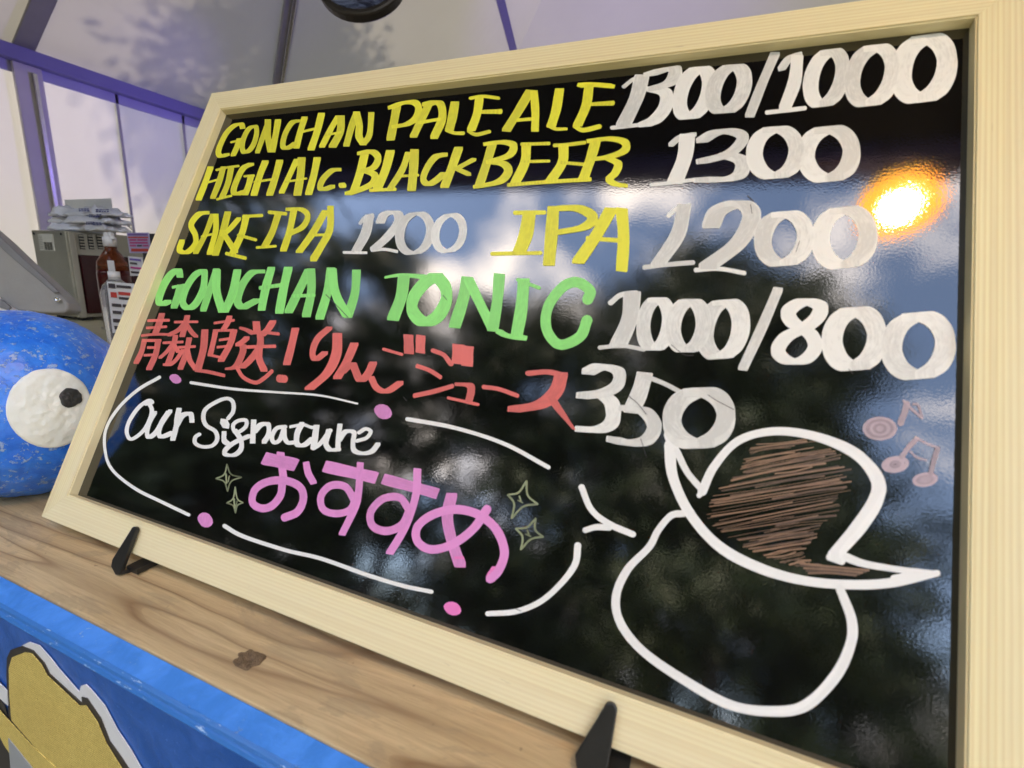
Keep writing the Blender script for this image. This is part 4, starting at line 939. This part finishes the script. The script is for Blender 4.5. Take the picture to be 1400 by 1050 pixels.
note_card('label_card', 'small pale label card tucked between the syrup bottle and the frame', [(175, 350), (194, 352), (196, 377), (178, 377)], at(185, 360, 1.08).y,
          [(.1, .1, .9, .2, 'vio'), (.1, .3, .6, .4, 'dk'), (.1, .52, .9, .62, 'mag'), (.1, .75, .7, .85, 'dk')])
eq = empty('dark_crate', at(200, 460, 1.25)); tag(eq, 'dark plastic crate holding bottles at the edge of the wooden frame', 'crate')
pA = at(180, 318, 1.36); pB = at(240, 318, 1.36)
box('crate_side', (pA.x, pA.y+.02, TT+.001), (pB.x+.1, pA.y+.05, pA.z), plain('black_crate', (.03, .028, .04), .5), eq, .004)
pC = at(150, 432, 1.2)
box('crate_base', (pC.x-.02, pC.y, TT+.001), (pC.x+.4, pC.y+.12, pC.z-.02), bpy.data.materials['black_crate'], eq, .004)
box('crate_lip', (pC.x-.02, pC.y-.012, pC.z-.035), (pC.x+.4, pC.y-.001, pC.z-.028), M['steel'], eq)

# grey moulded arm with a rivet at the left edge
arm = empty('grey_plastic_arm', at(40, 430, .85)); tag(arm, 'grey moulded plastic arm with a steel rivet at the left edge above the blue stone', 'equipment')
poly = [(-60, 275), (0, 327), (30, 356), (60, 383), (82, 403), (91, 414), (93, 423), (87, 428), (70, 428), (40, 427), (18, 424), (0, 408), (-60, 360)]
prism('arm_plate', [at(x, y, .85) for x, y in poly], RC.col[1]*.03, M['grey_pl'], arm, .004)
edge = [(-60, 272), (0, 324), (30, 353), (60, 380), (80, 399), (74, 401), (55, 385), (25, 360), (0, 338), (-60, 288)]
prism('arm_lip', [at(x, y, .845) for x, y in edge], RC.col[1]*.004, M['grey_edge'], arm, .0015)
rv = at(79, 409.5, .842)
vs = []; fs = []; n = 16
tx, tz, tn = RC.col[0], RC.col[2], -RC.col[1]
for r, h in ((.0055, 0), (.005, .0018), (.003, .002), (.0026, .0008), (.0001, .0008)):
    for q_ in range(n):
        an = 2*math.pi*q_/n; vs.append(rv+tx*r*math.cos(an)+tz*r*.8*math.sin(an)+tn*h)
for i in range(4):
    for q_ in range(n): fs.append((i*n+q_, i*n+(q_+1) % n, (i+1)*n+(q_+1) % n, (i+1)*n+q_))
link('rivet', mesh('rivet', vs, fs), M['alu'], arm, smooth=True)
tap = empty('white_tap_body', at(10, 440, .83)); tag(tap, 'white plastic tap body under the grey arm at the left edge', 'tap')
prism('tap_block', [at(x, y, .84) for x, y in [(-20, 404), (0, 412), (10, 419), (24, 427), (33, 428), (36, 424), (30, 436), (20, 446), (-20, 447)]], RC.col[1]*.04, M['white_pl'], tap, .003)
prism('tap_bar', [at(x, y, .836) for x, y in [(-20, 402), (2, 410), (14, 420), (10, 424), (-20, 414)]], RC.col[1]*.004, M['grey_edge'], tap, .001)
gb = empty('green_bottle', at(32, 445, .9)); tag(gb, 'green bottle top just above the blue stone at left', 'bottle')
cg = at(32, 455, .93); lathe('bottle_body', [(0, -.03), (.02, -.03), (.022, .01), (.018, .03), (.012, .035), (.001, .036)], cg, M['green_pl'], gb)
nb = empty('navy_cap', at(0, 450, .8)); tag(nb, 'navy blue round cap at the left edge above the blue stone', 'cap')
lathe('cap_body', [(0, -.02), (.012, -.02), (.013, .004), (.010, .009), (.001, .010)], at(-2, 450, .82), M['navy'], nb)

# navy oval plaque hanging at the top
oval = empty('hanging_oval_plaque', at(490, -20, 1.1)); tag(oval, 'dark navy brushed oval plaque with black rim hanging above the menu board', 'plaque')
nv = NT('navy_brushed_paint'); nvc = nv.co((12, 12, 60)); nvn = nv.noise(nvc, 1.5, 5, .65, .8)
nv.set(Base_Color=nv.mix(nv.ramp(nvn, [(.4, 0), (.65, 1)]), (.014, .02, .06), (.17, .23, .42)), Roughness=.55); nv.bump(nvn, .003)
def ovalring(sc_, d): 
    out = []
    for i in range(40):
        a = 2*math.pi*i/40; x = math.cos(a); y = math.sin(a)
        out.append(at(491+62*sc_*x+(3*math.sin(2*a)), -41+61*sc_*y*(1-.06*x), d))
    return out
prism('plaque_rim', ovalring(1.0, 1.1), RC.col[1]*.03, M['line_black'], oval, .006)
prism('plaque_face', ovalring(.86, 1.098), RC.col[1]*.003, nv.m, oval, .001)
tube('cord', [at(491, -88, 1.115), at(491, -88, 1.115)+Vector((0, .05, 1.2))], .002, M['line_black'], oval, 6)

# ------------------------------------------------------------------ warm bulb hanging at the front eave
bp = Vector((.088, .329, .047)); bd = Vector((.2557, -.4709, .8443))
lamp_c = bp+bd*1.22
lamp = empty('hanging_lamp', lamp_c); tag(lamp, 'warm bulb in an amber shade hanging from the tent front edge', 'lamp')
bm_ = NT('glowing_bulb'); bm_.set(Base_Color=(1, .9, .7, 1), Emission_Color=(1, .80, .45, 1), Emission_Strength=60.0)
am_ = NT('lit_amber_shade'); am_.set(Base_Color=(.8, .4, .06, 1), Emission_Color=(1, .60, .12, 1), Emission_Strength=.7, Roughness=.4)
prof = [(.001, -.038)]+[(.038*math.cos(t), .038*math.sin(t)) for t in np.linspace(-1.4, 1.2, 12)]+[(.014, .044), (.014, .06)]
lathe('bulb', prof, lamp_c, bm_.m, lamp, 24)
lathe('shade', [(.086, -.02), (.078, .02), (.052, .050), (.016, .076), (.014, .079), (.050, .053), (.076, .022), (.084, -.02)], lamp_c, am_.m, lamp, 32)
tube('flex', [lamp_c+Vector((0, 0, .076)), Vector((lamp_c.x, lamp_c.y, TH+.5))], .004, M['line_black'], lamp, 8)

# ------------------------------------------------------------------ trees
leaf = NT('leaf_green'); lc = leaf.co()
leaf.set(Base_Color=leaf.mix(leaf.noise(lc, .9, 3), (.012, .026, .006), (.038, .066, .016)), Roughness=.6)
bark = plain('bark', (.10, .075, .055), .9, var=.4, scale=12, bump=.01)
def crown_mesh(name, n, seed, rx_, rz_, sparse, size=.13):
    r = np.random.default_rng(seed)
    nc = 90 if not sparse else 60
    d = r.normal(size=(nc, 3)); d /= np.linalg.norm(d, axis=1)[:, None]
    rad = r.uniform(.25, 1, nc)**.5
    ctr = d*rad[:, None]*np.array([rx_, rx_, rz_]); ctr[:, 0:2] *= (1-.35*np.clip(ctr[:, 2:3]/rz_, -1, 1))
    which = r.integers(0, nc, n); sp = r.normal(size=(n, 3))*np.array([.42, .42, .24])*(rx_/2.6)
    c = ctr[which]+sp
    u = r.normal(size=(n, 3)); u /= np.linalg.norm(u, axis=1)[:, None]
    w = np.cross(u, r.normal(size=(n, 3))); w /= np.linalg.norm(w, axis=1)[:, None]
    s = r.uniform(.6, 1.3, n)[:, None]*size
    V = np.stack([c-u*s, c+w*s*.45, c+u*s, c-w*s*.45], 1).reshape(-1, 3)
    me = bpy.data.meshes.new(name); me.vertices.add(4*n); me.vertices.foreach_set('co', V.ravel())
    me.loops.add(4*n); me.loops.foreach_set('vertex_index', np.arange(4*n)); me.polygons.add(n)
    me.polygons.foreach_set('loop_start', np.arange(0, 4*n, 4)); me.polygons.foreach_set('loop_total', np.full(n, 4)); me.update()
    me.materials.append(leaf.m); return me, ctr
crowns = [crown_mesh('crown', 12500, 1, 2.8, 4.2, False, .15), crown_mesh('crown', 8000, 2, 3.0, 3.8, True, .17), crown_mesh('crown', 13500, 3, 3.4, 4.6, False, .15)]
def tree(az, dist, top, kind, scale, label, pos=None, grp='trees in front of the stall'):
    a = R_(az); x, y = (dist*math.sin(a), -dist*math.cos(a)) if pos is None else pos
    me, ctr = crowns[kind]; hz = (4.2, 3.8, 4.6)[kind]*scale*1.1
    cz = top-hz
    t = empty('broadleaf_tree', (x, y, -1.25), random.uniform(0, 6)); tag(t, label, 'tree', grp)
    o = bpy.data.objects.new('crown', me); COL.objects.link(o); o.parent = t; o.scale = (scale,)*3; o.location = (0, 0, cz+1.25)
    H = cz+1.25+hz*.5
    tr = tube('trunk', [(0, 0, 0), (.1*scale, 0, H*.3), (-.05*scale, .08, H*.6), (0, 0, H)], [.26*scale, .19*scale, .13*scale, .03], bark, None, 10); tr.parent = t
    vs = []
    for k in range(9):
        q = Vector(ctr[k*5])*scale; st = Vector((0, 0, H*random.uniform(.45, .75)))
        br = tube('branch', [st, st.lerp(q+Vector((0, 0, cz+1.25)), .5)+Vector((0, 0, .2)), q+Vector((0, 0, cz+1.25))], [.08*scale, .05*scale, .015], bark, None, 7); br.parent = tr
    return t
tree(-80, 8, 7.2, 2, .95, 'dense tree beside the left front corner of the stall')
tree(-66, 14, 8.6, 2, 1.2, 'dense tree left of the path in front of the stall')
tree(-44, 15, 9.6, 1, 1.35, 'mid height tree left of centre in front of the stall')
tree(-23, 13, 14.5, 0, .95, 'slender tree nearest the stall front')
tree(-33, 14, 14.0, 1, .9, 'slender open tree left of the nearest one')
tree(-52, 13, 12.5, 0, .8, 'slender tree at the left in front of the stall')
tree(-9, 15, 20.5, 0, 1.1, 'tall slender tree straight ahead of the stall')
tree(1, 17, 25, 1, 1.4, 'tallest open tree straight ahead of the stall')
tree(13, 15, 20, 0, 1.05, 'tall narrow tree right of centre in front of the stall')
tree(-12, 14, 11.0, 1, 1.3, 'open mid height tree between the tall ones')
tree(5, 12, 9.0, 2, 1.1, 'dense tree standing straight ahead of the stall')
tree(11, 16, 14.5, 1, 1.3, 'open tree right of centre in front of the stall')
tree(34, 18, 7.0, 2, 1.2, 'low dense tree at the right in front of the stall')
tree(64, 15, 9, 0, 1.3, 'tree at the far right in front of the stall')
tree(-18, 22, 9, 2, 1.6, 'far dense tree behind the loose trees')
tree(16, 24, 10, 2, 1.6, 'far dense tree at the right behind the others')
tree(-48, 24, 10, 2, 1.6, 'far dense tree at the left behind the others')
tree(75, 13, 10, 0, 1.3, 'tree beyond the right corner of the stall')
# a branch end between the sun and the roof, throwing its shadow on the tent
ps = roofpt(365, 75)
tp = ps+SUND*9.0
tree(0, 0, tp.z+1.9, 0, .42, 'tree beside the tent whose branches shade the roof', pos=(tp.x-.2, tp.y+.2), grp='trees behind the tent')
